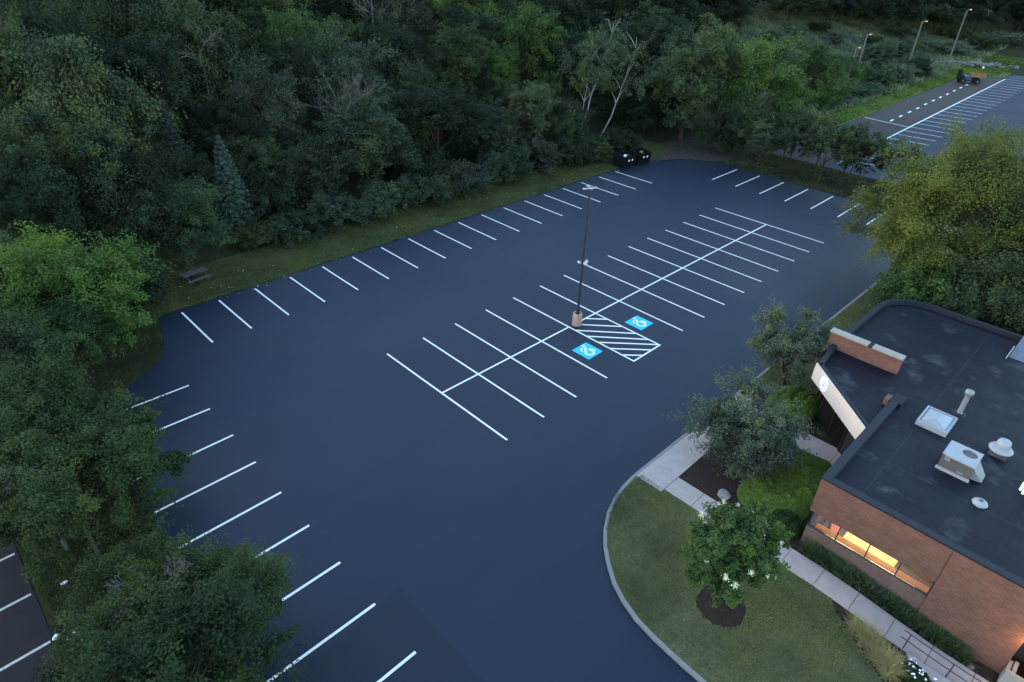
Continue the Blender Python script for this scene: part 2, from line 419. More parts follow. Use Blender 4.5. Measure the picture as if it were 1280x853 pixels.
hz.build('hatched_aisle', M['paint'], lot)

def access_symbol(cx, cy):
    w = 0.71
    q = MB(); q.sheet([(cx - w, cy - w), (cx + w, cy - w), (cx + w, cy + w), (cx - w, cy + w)], 0.006)
    o = q.build('accessible_symbol', M['blue'], lot)
    k = MB(); u = 2 * w
    P = lambda a, b: (cx + a * u * 1.22, cy + b * u * 1.22)
    def disc(a, b, r, n=20): k.sheet([P(a + r * math.cos(t * 2 * math.pi / n), b + r * math.sin(t * 2 * math.pi / n)) for t in range(n)], 0.010)
    def stroke(pts, t):
        for i, (a, b) in enumerate(zip(pts[:-1], pts[1:])): k.line(P(*a), P(*b), t * u * 1.3, 0.0104 + 0.0006 * i)
    disc(0.14, 0.33, 0.068)
    # wheel ring, open towards the upper right
    n = 30; a0, a1 = R_(62), R_(395)
    for i in range(n):
        t0, t1 = a0 + (a1 - a0) * i / n, a0 + (a1 - a0) * (i + 1) / n
        ri, ro = 0.12, 0.205; c0, c1 = -0.02, -0.12
        k.sheet([P(c0 + ri * math.cos(t0), c1 + ri * math.sin(t0)), P(c0 + ro * math.cos(t0), c1 + ro * math.sin(t0)), P(c0 + ro * math.cos(t1), c1 + ro * math.sin(t1)), P(c0 + ri * math.cos(t1), c1 + ri * math.sin(t1))], 0.0098)
    stroke([(0.10, 0.25), (-0.02, 0.02)], 0.105)
    stroke([(0.09, 0.245), (-0.10, 0.225), (-0.20, 0.08)], 0.055)
    stroke([(-0.03, 0.035), (0.20, 0.0), (0.26, -0.19)], 0.065)
    k.build('wheelchair_mark', M['paint'], o)
access_symbol(15.3, -8.35); access_symbol(9.85, -8.25)

# kerb: a real step along the building side
def strip(path, off0, off1, z0, z1, m, name, parent=None):
    pts = [Vector(p) for p in path]; q = MB()
    ns = []
    for i in range(len(pts)):
        d = (pts[min(i + 1, len(pts) - 1)] - pts[max(i - 1, 0)]).normalized(); ns.append(Vector((d.y, -d.x)))
    vs = []
    for p, n in zip(pts, ns):
        a, b = p - n * off0, p - n * off1
        vs += [(a.x, a.y, z0), (a.x, a.y, z1), (b.x, b.y, z1), (b.x, b.y, z0)]
    fs = []
    for i in range(len(pts) - 1):
        for k in range(4): fs.append((4 * i + k, 4 * i + (k + 1) % 4, 4 * i + 4 + (k + 1) % 4, 4 * i + 4 + k))
    fs += [(0, 3, 2, 1), tuple(4 * (len(pts) - 1) + k for k in range(4))]
    q.add(vs, fs); bmv = q.build(name, m, parent)
    bm = bmesh.new(); bm.from_mesh(bmv.data); bmesh.ops.recalc_face_normals(bm, faces=bm.faces); bm.to_mesh(bmv.data); bm.free()
    return bmv
k1 = strip(KERB, 0.0, 0.16, -0.1, 0.13, M['kerb'], 'kerb'); tag(k1, kind='structure')
# find which side the kerb grew to; it must be on the building side (south)
if max(v.co.y for v in k1.data.vertices if v.co.x > 20) > -17.1:
    bpy.data.objects.remove(k1); k1 = strip(KERB, 0.0, -0.16, -0.1, 0.13, M['kerb'], 'kerb'); tag(k1, kind='structure')

# ------------------------------------------------------------------ lawn on the building side
kx = np.array([p[1] for p in KERB[6:]])[::-1]; kv = np.array([p[0] for p in KERB[6:]])[::-1]
def lawn_left(y): return np.interp(y, kx, kv) + 0.12
lys = np.concatenate([np.linspace(-17.38, -24, 24), np.linspace(-24.5, -48, 40)])
V = []; nc = 14
for y in lys:
    for t in np.linspace(0, 1, nc):
        x = lawn_left(y) * (1 - t) + 3.12 * t; V.append((x, y, gzf(x, y) + 0.115))
V = np.array(V); i = (np.arange(len(lys) - 1)[:, None] * nc + np.arange(nc - 1)[None]).ravel()
me = mesh_np('lawn', V, np.stack([i, i + nc, i + nc + 1, i + 1], 1), M['lawn'])
lawn = bpy.data.objects.new('lawn', me); C.objects.link(lawn); tag(lawn, kind='structure')
mb = MB(); mb.prism([(15.0, -17.33), (52.6, -17.33), (52.6, -30), (26, -30), (26, -20), (15.0, -20.6)], -0.05, 0.11)
tag(mb.build('side_lawn', M['lawn']), kind='structure')
mb = MB(); mb.prism([(13.05, -17.33), (14.99, -17.33), (14.99, -21.5), (13.05, -21.5)], -0.05, 0.10)
mb.prism([(4.35, -18.85), (11.0, -18.85), (11.0, -24.7), (4.35, -24.7)], -0.05, 0.10)
mb.prism([(12.55, -18.85), (13.04, -18.85), (13.04, -22), (12.55, -22)], -0.05, 0.10)
tag(mb.build('mulch_bed', M['mulch']), kind='structure')
# sloping beds beside the wall and beside the walk
def slope_sheet(name, x0, x1, y0, y1, dz, m, nx=6, ny=30):
    o = grid_sheet(name, np.linspace(x0, x1, nx), np.linspace(y0, y1, ny), lambda x, y: gz(x, y) + dz, m); return tag(o, kind='structure')
slope_sheet('wall_bed', 4.33, 5.3, -36, -24.7, 0.10, M['mulch'])
def poly_slope(name, poly, dz, m):
    q = MB(); q.add([(x, y, gzf(x, y) + dz) for x, y in poly], [tuple(range(len(poly)))]); return tag(q.build(name, m), kind='structure')
poly_slope('walk_bed', [(3.1, -27.2), (2.6, -27.6), (2.05, -28.6), (1.4, -29.6), (0.9, -30.6), (0.7, -32), (0.7, -34), (3.1, -34), (3.1, -31), (3.1, -29)], 0.125, M['mulch'])
n = 28
mb = MB(); ring = [(-0.62 + 1.0 * math.cos(t * 2 * math.pi / n) * (1 + .07 * math.sin(3 * t)), -24.2 + 0.98 * math.sin(t * 2 * math.pi / n) * (1 + .06 * math.cos(5 * t))) for t in range(n)]
mb.add([(-0.5, -24.1, gzf(-0.5, -24.1) + 0.22)] + [(x, y, gzf(x, y) + 0.12) for x, y in ring], [(0, 1 + i, 1 + (i + 1) % n) for i in range(n)])
tag(mb.build('mulch_ring', M['mulch']), kind='structure')

# sidewalks: concrete slabs with open joints
mb = MB()
x = 2.85
for xe in (4.35, 5.9, 7.45, 9.0, 10.55, 12.1, 13.04):
    mb.box(x + .006, xe - .006, -18.84, -17.37, -0.05, 0.135); x = xe
y = -18.86
while y > -25.9:
    mb.box(3.12, 4.32, y - 1.49, y - .012, -0.05, 0.135); y -= 1.5
y0 = y
while y > -48:
    z0, z1 = gzf(3.7, y), gzf(3.7, y - 1.49)
    mb.add([(3.12, y - .012, z0 + .135), (4.32, y - .012, z0 + .135), (4.32, y - 1.49, z1 + .135), (3.12, y - 1.49, z1 + .135),
            (3.12, y - .012, z0 - .1), (4.32, y - .012, z0 - .1), (4.32, y - 1.49, z1 - .1), (3.12, y - 1.49, z1 - .1)],
           [(3, 2, 1, 0), (0, 1, 5, 4), (1, 2, 6, 5), (2, 3, 7, 6), (3, 0, 4, 7)]); y -= 1.5
y = -18.86
for ye in (-20.4, -21.9, -23.6, -25.2):
    mb.box(11.02, 12.53, ye + .006, y - .006, -0.05, 0.132); y = ye
tag(mb.build('sidewalk', M['concrete']), kind='structure')

# ------------------------------------------------------------------ island and left lot, verge
mb = MB(); mb.prism([(-20.45, -48), (-20.45, 8), (-60, 8), (-60, -48)], -0.12, 0.0)
ll = mb.build('side_parking_lot', M['left_asphalt']); tag(ll, kind='structure')
for y in (2.6, -0.9, -2.2, -4.9, -7.7, -10.6, -13.4): stall_line((-20.55, y + .05), (-25.6, y - .05), par=ll, m='paint_old')
slope_sheet('verge', -9.5, 53.5, 13.9, 19.6, 0.012, M['verge'], 40, 8)
mb = MB(); mb.sheet([(43, 19), (60, 16), (60, 9), (55, 7), (52.6, 8.2), (50.4, 11.2), (46.6, 13.2), (43, 14)], 0.03)
tag(mb.build('leaf_litter_bed', M['litter']), kind='structure')
mb = MB(); mb.sheet([(52.8, 7), (55, 7), (61, 6), (61, -17), (52.8, -17)], 0.02)
tag(mb.build('hedgerow_strip', lawn_mat('rough_turf', (0.04, 0.042, 0.026), (0.055, 0.055, 0.032), (0.07, 0.066, 0.046))), kind='structure')

# ------------------------------------------------------------------ far road and far lot
mb = MB(); mb.prism([(61.5, -1.5), (61.5, 5.6), (88, 5.6), (112, 5.9), (135, 6.2), (141, 6.6), (150.5, 0.3)], -0.1, 0.012)
road = mb.build('far_road', M['old_asphalt']); tag(road, kind='structure')
mb = MB(); mb.prism([(61.5, -1.5), (150.5, 0.3), (178, 2), (178, -90), (61.5, -90)], -0.1, 0.008)
fl = mb.build('far_parking_lot', asphalt('far_sealcoat', (0.008, 0.017, 0.04), (0.012, 0.022, 0.05), 0.7, 0.22)); tag(fl, kind='structure')
dl = MB()
for a, b in ((92.5, 2.0), (96.5, 2.1), (100.7, 2.2), (104.7, 2.3), (109.1, 2.5), (113.3, 2.6), (117.4, 2.7), (121.4, 2.75), (125.8, 2.9), (130.1, 3.0), (134.2, 3.1)):
    dl.line((a - .75, b - .05), (a + .75, b + .05), 0.28, 0.018)
dl.build('dashed_line', M['paint'], road)
stall_line((90.9, 5.4), (90.2, -1.4), .16, 0.018, 'stop_line', road)
stall_line((64, -1.75), (148, -0.05), .2, 0.02, 'edge_line', fl)
x = 66.5
while x < 176:
    y0 = -1.8 + (x - 64) * 0.0205; stall_line((x, y0 if x < 150 else y0 - .2), (x + .7, y0 - 4.9), .12, 0.016, par=fl); x += 3.02
slope_sheet('brush_slope', 84, 225, 13.5, 62, 0.01, lawn_mat('rough_slope_turf', (0.085, 0.098, 0.058), (0.12, 0.135, 0.08), (0.16, 0.165, 0.105)), 60, 40)
poly = [(76, 5.7), (88, 5.7), (112, 6.0), (135, 6.3), (141, 6.7), (151, 0.5), (178, 2.2), (180, 10), (172, 17), (150, 14), (128, 9.8), (104, 9.4), (88, 9.6), (76, 10)]
mb = MB(); mb.sheet(poly, 0.02); tag(mb.build('far_grass', M['fargrass']), kind='structure')

# ------------------------------------------------------------------ vegetation
def rng(seed): return np.random.default_rng(seed)
def unit(v): return v / np.maximum(np.linalg.norm(v, axis=1, keepdims=True), 1e-6)

def leaf_quads(P, N, size, r, asp=0.62):
    n = len(P)
    T = unit(np.cross(N, r.normal(size=(n, 3)))); B = np.cross(N, T)
    s = size * r.uniform(0.6, 1.35, size=(n, 1))
    a, b = T * s * .5, B * s * .5 * asp
    V = np.stack([P - a, P - b + a * .1, P + a, P + b + a * .1], 1).reshape(-1, 3)
    return V, np.arange(4 * n).reshape(-1, 4)

def crown(seed, R, H, hb, lobes=13, subs=10, nleaf=190, leaf=0.3, lobe_r=0.42, top=0.85, open_=0.0, spray=1.7, irr=(.42, .80), material=None):
    """leaf clumps in a hierarchy: lobes on the crown's envelope, sub-clumps on the lobes, leaves on the sub-clumps"""
    r = rng(seed)
    zc = hb + (H - hb) * .5; V_ = (H - hb) * .5
    d = []
    while len(d) < lobes:
        c = unit(r.normal(size=(1, 3)))[0]
        if c[2] < -0.75: continue
        if d and min(np.linalg.norm(np.array(d) - c, axis=1).min(), 9) < 1.55 / math.sqrt(lobes): 
            if r.random() < .9: continue
        d.append(c)
    d = np.array(d)
    rad = r.uniform(irr[0], irr[1], size=(lobes, 1))
    LC = d * rad * np.array([R, R, V_]) + np.array([0, 0, zc])
    LR = R * lobe_r * r.uniform(0.6, 1.3, size=lobes)
    LC = np.vstack([LC, [[r.normal() * R * .1, r.normal() * R * .1, zc + V_ * .25]]]); LR = np.append(LR, R * lobe_r * 1.2)
    d = np.vstack([d, [[0, 0, 1]]])
    Ps, Ns, As = [], [], []
    for L in range(len(LC)):
        tone = r.normal() * .15
        sd = unit(r.normal(size=(subs, 3)) + d[L] * .7 + np.array([0, 0, .3]))
        SC = LC[L] + sd * LR[L] * r.uniform(.35, 1.15, size=(subs, 1)) * np.array([1, 1, .85])
        for k in range(subs):
            if r.random() < open_: continue
            m = int(nleaf * r.uniform(.45, 1.4)); sr = LR[L] * r.uniform(.26, .56)
            ax = unit((sd[k] * .8 + r.normal(size=3) * .6 + np.array([0, 0, -.05]))[None])[0]      # the spray's own direction
            q = r.normal(size=(m, 3)); q = unit(q) * (r.random((m, 1)) ** .5) * sr
            al = q @ ax
            q = q * np.array([.85, .85, .62]) + ax * (al * (spray - .8))[:, None] + ax * sr * .35
            q[:, 2] -= .10 * (al / sr) ** 2 * sr
            Ps.append(SC[k] + q)
            Ns.append(unit(unit(q) * .45 + np.array([0, 0, .8]) + r.normal(size=(m, 3)) * .6))
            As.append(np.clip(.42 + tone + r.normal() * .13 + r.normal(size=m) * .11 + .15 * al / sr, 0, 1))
    P, N, A = np.vstack(Ps), np.vstack(Ns), np.concatenate(As)
    ok = P[:, 2] > 0.12; P, N, A = P[ok], N[ok], A[ok]
    V, Q = leaf_quads(P, N, leaf, r)
    return mesh_np('crown', V, Q, material or M['leaf'], A), LC, LR

def trunk_mesh(seed, H, hb, r0, LC, m, stems=1, name='trunk'):
    r = random.Random(seed); q = MB()
    for s in range(stems):
        lean = Vector((r.uniform(-1, 1), r.uniform(-1, 1), 0)) * (.05 if stems == 1 else .22)
        top = hb + (H - hb) * .55
        pts = [Vector((0, 0, -.3))]
        for k in range(1, 6):
            t = k / 5; pts.append(Vector((lean.x * top * t + r.uniform(-.06, .06) * r0 * 6, lean.y * top * t + r.uniform(-.06, .06) * r0 * 6, top * t)))
        rad = [r0 * 1.25] + [r0 * (1 - .75 * k / 5) for k in range(1, 6)]
        q.tube(pts, rad, 7)
        for c in (LC[s::stems] if LC is not None else []):
            c = Vector(c); t = r.uniform(.35, .9); k = t * 5; i0 = int(k); f = k - i0
            b = pts[i0].lerp(pts[min(i0 + 1, 5)], f)
            if b.z > c.z: b = pts[2]
            mid = b.lerp(c, .5) + Vector((r.uniform(-.2, .2), r.uniform(-.2, .2), .12 * (c - b).length))
            q.tube([b, mid, c], [r0 * .38, r0 * .24, r0 * .08], 5)
    o = q.build(name, m); me = o.data; bpy.data.objects.remove(o); return me

def twigs(seed, R, H, hb, n=60, r0=.05, depth=3, m=None, name='bare_branches'):
    """bare grey branches: forking thin limbs"""
    r = random.Random(seed); q = MB()
    def grow(p, d, L, rad, k):
        e = p + d * L
        mid = p.lerp(e, .5) + Vector((r.uniform(-1, 1), r.uniform(-1, 1), r.uniform(-1, 1))) * L * .08
        q.tube([p, mid, e], [rad, rad * .75, rad * .5], 4, cap=False)
        if k > 0:
            for _ in range(r.choice((2, 3, 3))):
                nd = (d + Vector((r.uniform(-1, 1), r.uniform(-1, 1), r.uniform(-.6, .9))) * .75).normalized()
                grow(e if r.random() < .7 else mid, nd, L * r.uniform(.55, .8), max(rad * .55, .008), k - 1)
    for i in range(n):
        a = r.uniform(0, 2 * math.pi); z = hb + (H - hb) * r.uniform(0, .75)
        d = Vector((math.cos(a), math.sin(a), r.uniform(.2, 1.0))).normalized()
        grow(Vector((math.cos(a) * R * .15, math.sin(a) * R * .15, z)), d, R * r.uniform(.3, .5), r0, depth)
    o = q.build(name, m or M['twig']); me = o.data; bpy.data.objects.remove(o); return me

def spruce_crown(seed, R, H):
    r = rng(seed); Ps, Ns, As = [], [], []
    nl = 22
    for i in range(nl):
        t = i / (nl - 1); z = .5 + (H - .6) * t
        Rl = R * (1 - t) ** .85 + .12
        nb = int(7 + 9 * (1 - t)); off = r.uniform(0, 6.28)
        for b in range(nb):
            a = off + 6.283 * b / nb + r.normal() * .12; L = Rl * r.uniform(.8, 1.1)
            m = int(30 + 95 * L / R)
            s = r.random(m) ** .7
            w = (.10 + .22 * (1 - s)) * L * .9 + .05
            side = r.uniform(-1, 1, m) * w
            px = np.cos(a) * s * L - np.sin(a) * side; py = np.sin(a) * s * L + np.cos(a) * side
            pz = z - .28 * s * L + .10 * s ** 3 * L + r.normal(size=m) * .05 - np.abs(side) * .25
            Ps.append(np.stack([px, py, pz], 1))
            Ns.append(unit(np.stack([np.cos(a) * np.ones(m) * .35, np.sin(a) * np.ones(m) * .35, np.ones(m)], 1) + r.normal(size=(m, 3)) * .35))
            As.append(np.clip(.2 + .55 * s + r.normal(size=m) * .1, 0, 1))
    P, N, A = np.vstack(Ps), np.vstack(Ns), np.concatenate(As)
    V, Q = leaf_quads(P, N, .24, r, .4)
    return mesh_np('crown', V, Q, M['needle'], A)

def link(name, me, parent, col=None):
    o = bpy.data.objects.new(name, me); C.objects.link(o); o.parent = parent
    if col: o.color = (*col, 1)
    return o

VAR = {}
def variant(key, R, H, hb, r0=.18, bark='bark', stems=1, seeds=(1,), **kw):
    VAR[key] = []
    for s in seeds:
        c, LC, LR = crown(s, R, H, hb, **kw)
        t = trunk_mesh(s, H, hb, r0, LC, M[bark], stems)
        VAR[key].append((c, t, R, H))
variant('round', 5, 10, .9, seeds=(11, 12, 13, 14, 15), lobes=18, subs=14, nleaf=200, leaf=.20, open_=.05)
variant('lumpy', 5, 11, .6, seeds=(21, 22, 23, 24), lobes=26, subs=12, nleaf=170, leaf=.19, lobe_r=.32, open_=.06)
variant('tall', 4.5, 14, 1.5, seeds=(31, 32), lobes=26, subs=12, nleaf=180, leaf=.19, lobe_r=.34, open_=.05)
variant('airy', 5, 10, 1.6, seeds=(41, 42), lobes=19, subs=12, nleaf=100, leaf=.19, lobe_r=.36, open_=.15, r0=.15)
variant('shrub', 2.6, 2.6, .05, r0=.05, stems=3, seeds=(51, 52, 53, 54), lobes=15, subs=11, nleaf=130, leaf=.15, lobe_r=.4, spray=2.0)
variant('near', 3.4, 6.6, .9, r0=.075, stems=2, seeds=(61, 62, 63, 64), lobes=22, subs=15, nleaf=210, leaf=.115, lobe_r=.32, open_=.18, spray=2.1, irr=(.4, .88))
variant('sapling', 2.6, 5.4, 2.1, r0=.07, seeds=(71, 72, 73), lobes=14, subs=9, nleaf=110, leaf=.16, lobe_r=.34, open_=.15)

COL = {'teal': (.048, .070, .044), 'dark': (.028, .045, .026), 'mid': (.050, .074, .037), 'bright': (.076, .124, .042), 'lime': (.092, .140, .044),
       'olive': (.062, .080, .036), 'pale': (.080, .112, .060), 'grey': (.066, .086, .058), 'gold': (.098, .128, .038), 'deep': (.026, .040, .028), 'silver': (.108, .135, .088)}
cnt = {}
def plant(kind, x, y, H, R, col, label, name='deciduous_tree', cat='tree', group=None, var=None, rz=None, z=None, sub=None):
    k = cnt.get(kind, 0); cnt[kind] = k + 1
    c, t, R0, H0 = VAR[kind][(var if var is not None else k) % len(VAR[kind])]
    z = gzf(x, y) - .03 if z is None else z
    o = thing(name, label, cat, (x, y, z), rnd.uniform(0, 6.28) if rz is None else rz, group)
    if rz is None and cat == 'tree': o.rotation_euler = (rnd.gauss(0, .05), rnd.gauss(0, .05), o.rotation_euler[2])
    o.scale = (R / R0 * rnd.uniform(.93, 1.07), R / R0 * rnd.uniform(.93, 1.07), H / H0)
    j = rnd.uniform(.88, 1.12)
    link('crown' if cat == 'tree' else 'foliage', c, o, tuple(v * j * rnd.uniform(.95, 1.05) for v in COL[col]))
    link('trunk' if cat == 'tree' else 'stems', t, o)
    return o

G_W = 'trees of the wood behind the lot'
G_E = 'shrubs along the wood edge'
# --- shrubs hugging the edge of the wood, left to right
for i, (x, y, R, H, c, l) in enumerate([
    (1.2, 20.2, 2.0, 1.6, 'olive', 'low brownish shrub at the left end of the shrub border, right of the picnic table'),
    (4.6, 19.6, 2.7, 1.9, 'teal', 'low blue-green shrub, second from the left in the shrub border'),
    (8.9, 19.5, 2.8, 2.1, 'teal', 'spreading blue-green shrub, third from the left in the shrub border'),
    (13.1, 19.5, 2.8, 2.3, 'pale', 'pale green shrub, fourth from the left in the shrub border'),
    (17.8, 19.4, 2.9, 2.5, 'teal', 'blue-green shrub, fifth from the left in the shrub border'),
    (23.0, 19.5, 2.8, 2.6, 'grey', 'greyish shrub, sixth from the left in the shrub border'),
    (28.6, 19.5, 2.9, 2.8, 'teal', 'tall blue-green shrub, fifth from the dumpsters along the border'),
    (33.6, 19.4, 2.8, 2.6, 'grey', 'greyish shrub, fourth from the dumpsters along the border'),
    (38.4, 19.0, 2.7, 2.5, 'dark', 'dark green shrub, third from the dumpsters along the border'),
    (42.4, 18.2, 2.5, 2.4, 'mid', 'green shrub directly behind the left dumpster'),
    (46.6, 17.4, 2.3, 2.2, 'dark', 'dark green shrub directly behind the right dumpster')]):
    plant('shrub', x, y, H, R, c, l, 'shrub', 'shrub', G_E)
    
TREES = [
 # first rank behind the border
 ('round', 10.3, 25.5, 6.0, 4.0, 'teal', 'smaller blue-green tree on the first rank, right of the spruces'),
 ('lumpy', 15.6, 25.5, 8.6, 5.4, 'teal', 'broad dark blue-green tree whose crown fills the first rank left of centre'),
 ('round', 24.6, 25.3, 8.2, 5.2, 'dark', 'rounded dark tree on the first rank, right of the broad blue-green one'),
 ('lumpy', 30.6, 24.3, 6.6, 4.2, 'teal', 'medium blue-green tree on the first rank, left of the slim pale tree'),
 ('tall', 36.2, 24.0, 8.6, 2.9, 'pale', 'slim pale green tree on the first rank above the middle of the border'),
 ('round', 42.2, 24.4, 5.6, 3.6, 'teal', 'low blue-green tree at the foot of the left white birch stem'),
 ('lumpy', 55.0, 24.5, 6.0, 4.0, 'dark', 'dark bushy tree right behind the birch stems'),
 ('round', 56.5, 21.5, 6.2, 4.0, 'dark', 'dark round tree between the birch and the tall pale tree'),
 ('tall', 57.2, 16.2, 16.0, 5.4, 'pale', 'tallest pale green tree standing right of the dumpsters'),
 ('sapling', 54.6, 14.2, 5.2, 2.5, 'pale', 'small pale sapling at the lot corner, below the tall pale tree'),
 ('round', 64.8, 11.2, 12.2, 5.6, 'bright', 'bright green tree, left one of the pair beyond the back row'),
 ('lumpy', 79.0, 10.0, 11.0, 6.2, 'bright', 'bright green tree, right one of the pair beyond the back row'),
 ('shrub', 56.5, 9.4, 4.6, 2.8, 'mid', 'mid green bushy tree at the left end of the hedgerow'),
 # second rank
 ('airy', 19.7, 34.0, 10.8, 5.4, 'grey', 'grey-green twiggy tree behind the broad blue-green tree'),
 ('round', 27.0, 33.0, 8.6, 4.2, 'teal', 'blue-green tree on the second rank, right of the grey twiggy one'),
 ('lumpy', 34.6, 34.5, 11.0, 5.2, 'mid', 'mid green tall-domed tree on the second rank, left of the lime one'),
 ('lumpy', 40.2, 33.5, 9.4, 3.3, 'lime', 'lime green narrow tree glowing on the second rank near the centre'),
 ('round', 48.0, 35.0, 11.4, 5.4, 'bright', 'fresh green tree on the second rank, right of the lime one'),
 ('round', 54.6, 34.5, 8.6, 4.6, 'dark', 'dark tree on the second rank, left behind the birch'),
 ('lumpy', 66.0, 31.0, 9.5, 5.0, 'dark', 'dark tree on the second rank, right behind the birch'),
 ('round', 71.5, 27.0, 9.0, 5.0, 'teal', 'blue-green tree behind the tall pale tree'),
 ('lumpy', 74.0, 34.5, 11.5, 5.6, 'mid', 'mid green tree high up, above the tall pale tree'),
 # third rank and beyond
 ('airy', 37.0, 50.0, 12.0, 5.8, 'grey', 'bare-topped greyish tree at the top edge, left of centre'),
 ('round', 47.0, 48.0, 11.5, 6.0, 'bright', 'fresh green tree at the top edge near the centre'),
 ('lumpy', 55.0, 46.5, 11.2, 5.6, 'mid', 'green tree at the top edge, right of centre'),
 ('round', 66.0, 46.0, 11.0, 6.2, 'dark', 'dark tree at the top edge above the birch, left one of two'),
 ('round', 79.0, 46.5, 11.5, 6.6, 'deep', 'very dark tree at the top edge above the birch, right one of two'),
 ('lumpy', 91.0, 42.5, 12.5, 6.6, 'dark', 'dark tree at the top edge, behind the tall pale tree'),
 ('round', 92.0, 29.0, 7.0, 4.6, 'mid', 'mid green tree up the slope, directly above the bright pair'),
 # the left end of the wood
 ('lumpy', -10.9, 24.0, 12.0, 4.6, 'mid', 'big mid green tree filling the left edge, level with the spruces'),
 ('lumpy', -7.6, 21.2, 10.2, 4.3, 'dark', 'dark green lumpy tree left of the spruces'),
 ('round', -6.4, 29.5, 14.2, 4.8, 'pale', 'tall pale green tree behind the dark lumpy one on the left'),
 ('lumpy', -10.2, 33.5, 15.5, 4.4, 'mid', 'tall tree reaching the top left corner'),
 ('round', -5.2, 36.5, 14.5, 4.2, 'dark', 'tall dark tree right beside the top left corner'),
 ('round', -2.8, 25.0, 7.2, 3.0, 'dark', 'dark low-crowned tree wedged left of the darker spruce'),
 ('lumpy', 4.2, 31.0, 8.5, 3.6, 'deep', 'very dark tree in the hollow right behind the blue spruce'),
 ('round', 14.2, 37.0, 9.5, 4.2, 'dark', 'dark tree left above the grey twiggy tree'),
 ('lumpy', 23.5, 42.0, 10.0, 4.6, 'mid', 'green tree on the third rank, right above the grey twiggy tree'),
 ('round', 29.5, 40.0, 9.5, 4.4, 'dark', 'dark tree on the third rank, left of the mid green dome'),
 ('round', 43.0, 42.5, 9.5, 4.6, 'teal', 'blue-green tree on the third rank, right above the lime tree'),
 ('lumpy', 61.0, 34.0, 9.0, 4.6, 'mid', 'green tree filling the gap right of the birch stems'),
 ('round', 20.0, 29.0, 7.0, 3.6, 'teal', 'blue-green tree wedged behind the broad dark blue-green crown'),
 ('lumpy', 37.5, 28.5, 7.2, 3.6, 'mid', 'green tree wedged behind the slim pale tree'),
 ('lumpy', 0.2, 34.5, 13.0, 5.0, 'dark', 'dark tree rising behind the darker spruce'),
 ('round', 7.6, 40.5, 13.0, 5.4, 'mid', 'green tree high behind the blue spruce'),
 ('lumpy', 18.0, 48.5, 12.4, 6.0, 'mid', 'green tree at the top edge, second rank left of the grey ones'),
 ('round', 19.4, 42.0, 10.4, 4.2, 'bright', 'small fresh green crown left above the grey twiggy tree'),
 ('airy', 9.6, 32.8, 9.2, 4.4, 'grey', 'open grey-green tree just right behind the blue spruce'),
 ('round', -4.4, 20.2, 6.6, 3.6, 'mid', 'round mid green tree overhanging the picnic table'),
 ('lumpy', -13.8, 19.8, 10.2, 3.8, 'dark', 'dark tree at the left edge behind the bright maple'),
 ('round', 1.6, 42.0, 14.5, 4.8, 'dark', 'dark tree at the top edge above the two spruces'),
 ('round', 31.0, 56.0, 11.5, 5.8, 'dark', 'dark tree at the top edge behind the grey bare-topped one'),
 ('lumpy', 14.2, 54.0, 14.0, 6.6, 'dark', 'dark broad tree at the top edge, upper left'),
 ('round', 4.9, 28.0, 6.0, 3.0, 'mid', 'small green tree tucked between the blue spruce and the border'),
]
for t in TREES:
    plant(t[0], t[1], t[2], t[3], t[4], t[5], t[6], group=G_W)

# trees on the left side of the lot and on the planted island
for t in [
 ('near', -14.3, 11.6, 7.6, 4.2, 'bright', 'bright green maple at the left lot corner', 1),
 ('near', -16.0, 14.6, 8.0, 3.8, 'mid', 'green tree behind the bright maple at the left edge', 2),
 ('near', -15.9, 7.6, 5.6, 3.2, 'teal', 'blue-green tree below the bright maple, at the top left stall line', 3),
 ('near', -18.6, 5.2, 6.6, 3.2, 'teal', 'blue-green tree at the left frame edge, under the maple', 0),
 ('near', -12.6, 10.6, 3.6, 2.2, 'dark', 'low dark tree by the grass nub at the lot corner', 1),
 ('near', -17.9, -0.6, 7.2, 3.3, 'mid', 'island tree standing nearest the left lot corner', 0),
 ('near', -16.3, -2.6, 5.8, 3.3, 'mid', 'island tree overhanging the second and third left stall lines', 2),
 ('near', -18.0, -4.6, 6.0, 3.0, 'mid', 'mid green island tree, third from the top, by the worn side lot', 3),
 ('near', -17.3, -11.0, 4.6, 2.1, 'mid', 'small green island tree right below the open gap', 1),
 ('near', -18.2, -12.6, 5.4, 2.6, 'mid', 'island tree by the pieces of litter at the bottom left', 2),
 ('near', -16.0, -12.8, 5.0, 2.45, 'mid', 'island tree whose twigs cover the lower left stall lines', 0),
 ('near', -18.0, -15.8, 6.8, 3.0, 'dark', 'dark island tree at the bottom frame edge', 3)]:
    o = plant(*t[:7], group='trees round the left side of the lot', var=t[7])
    for ch_ in o.children:
        if ch_.name.startswith('crown'): c4 = ch_.color; ch_.color = (c4[0] * 1.12, c4[1] * 1.15, c4[2] * .92, 1)

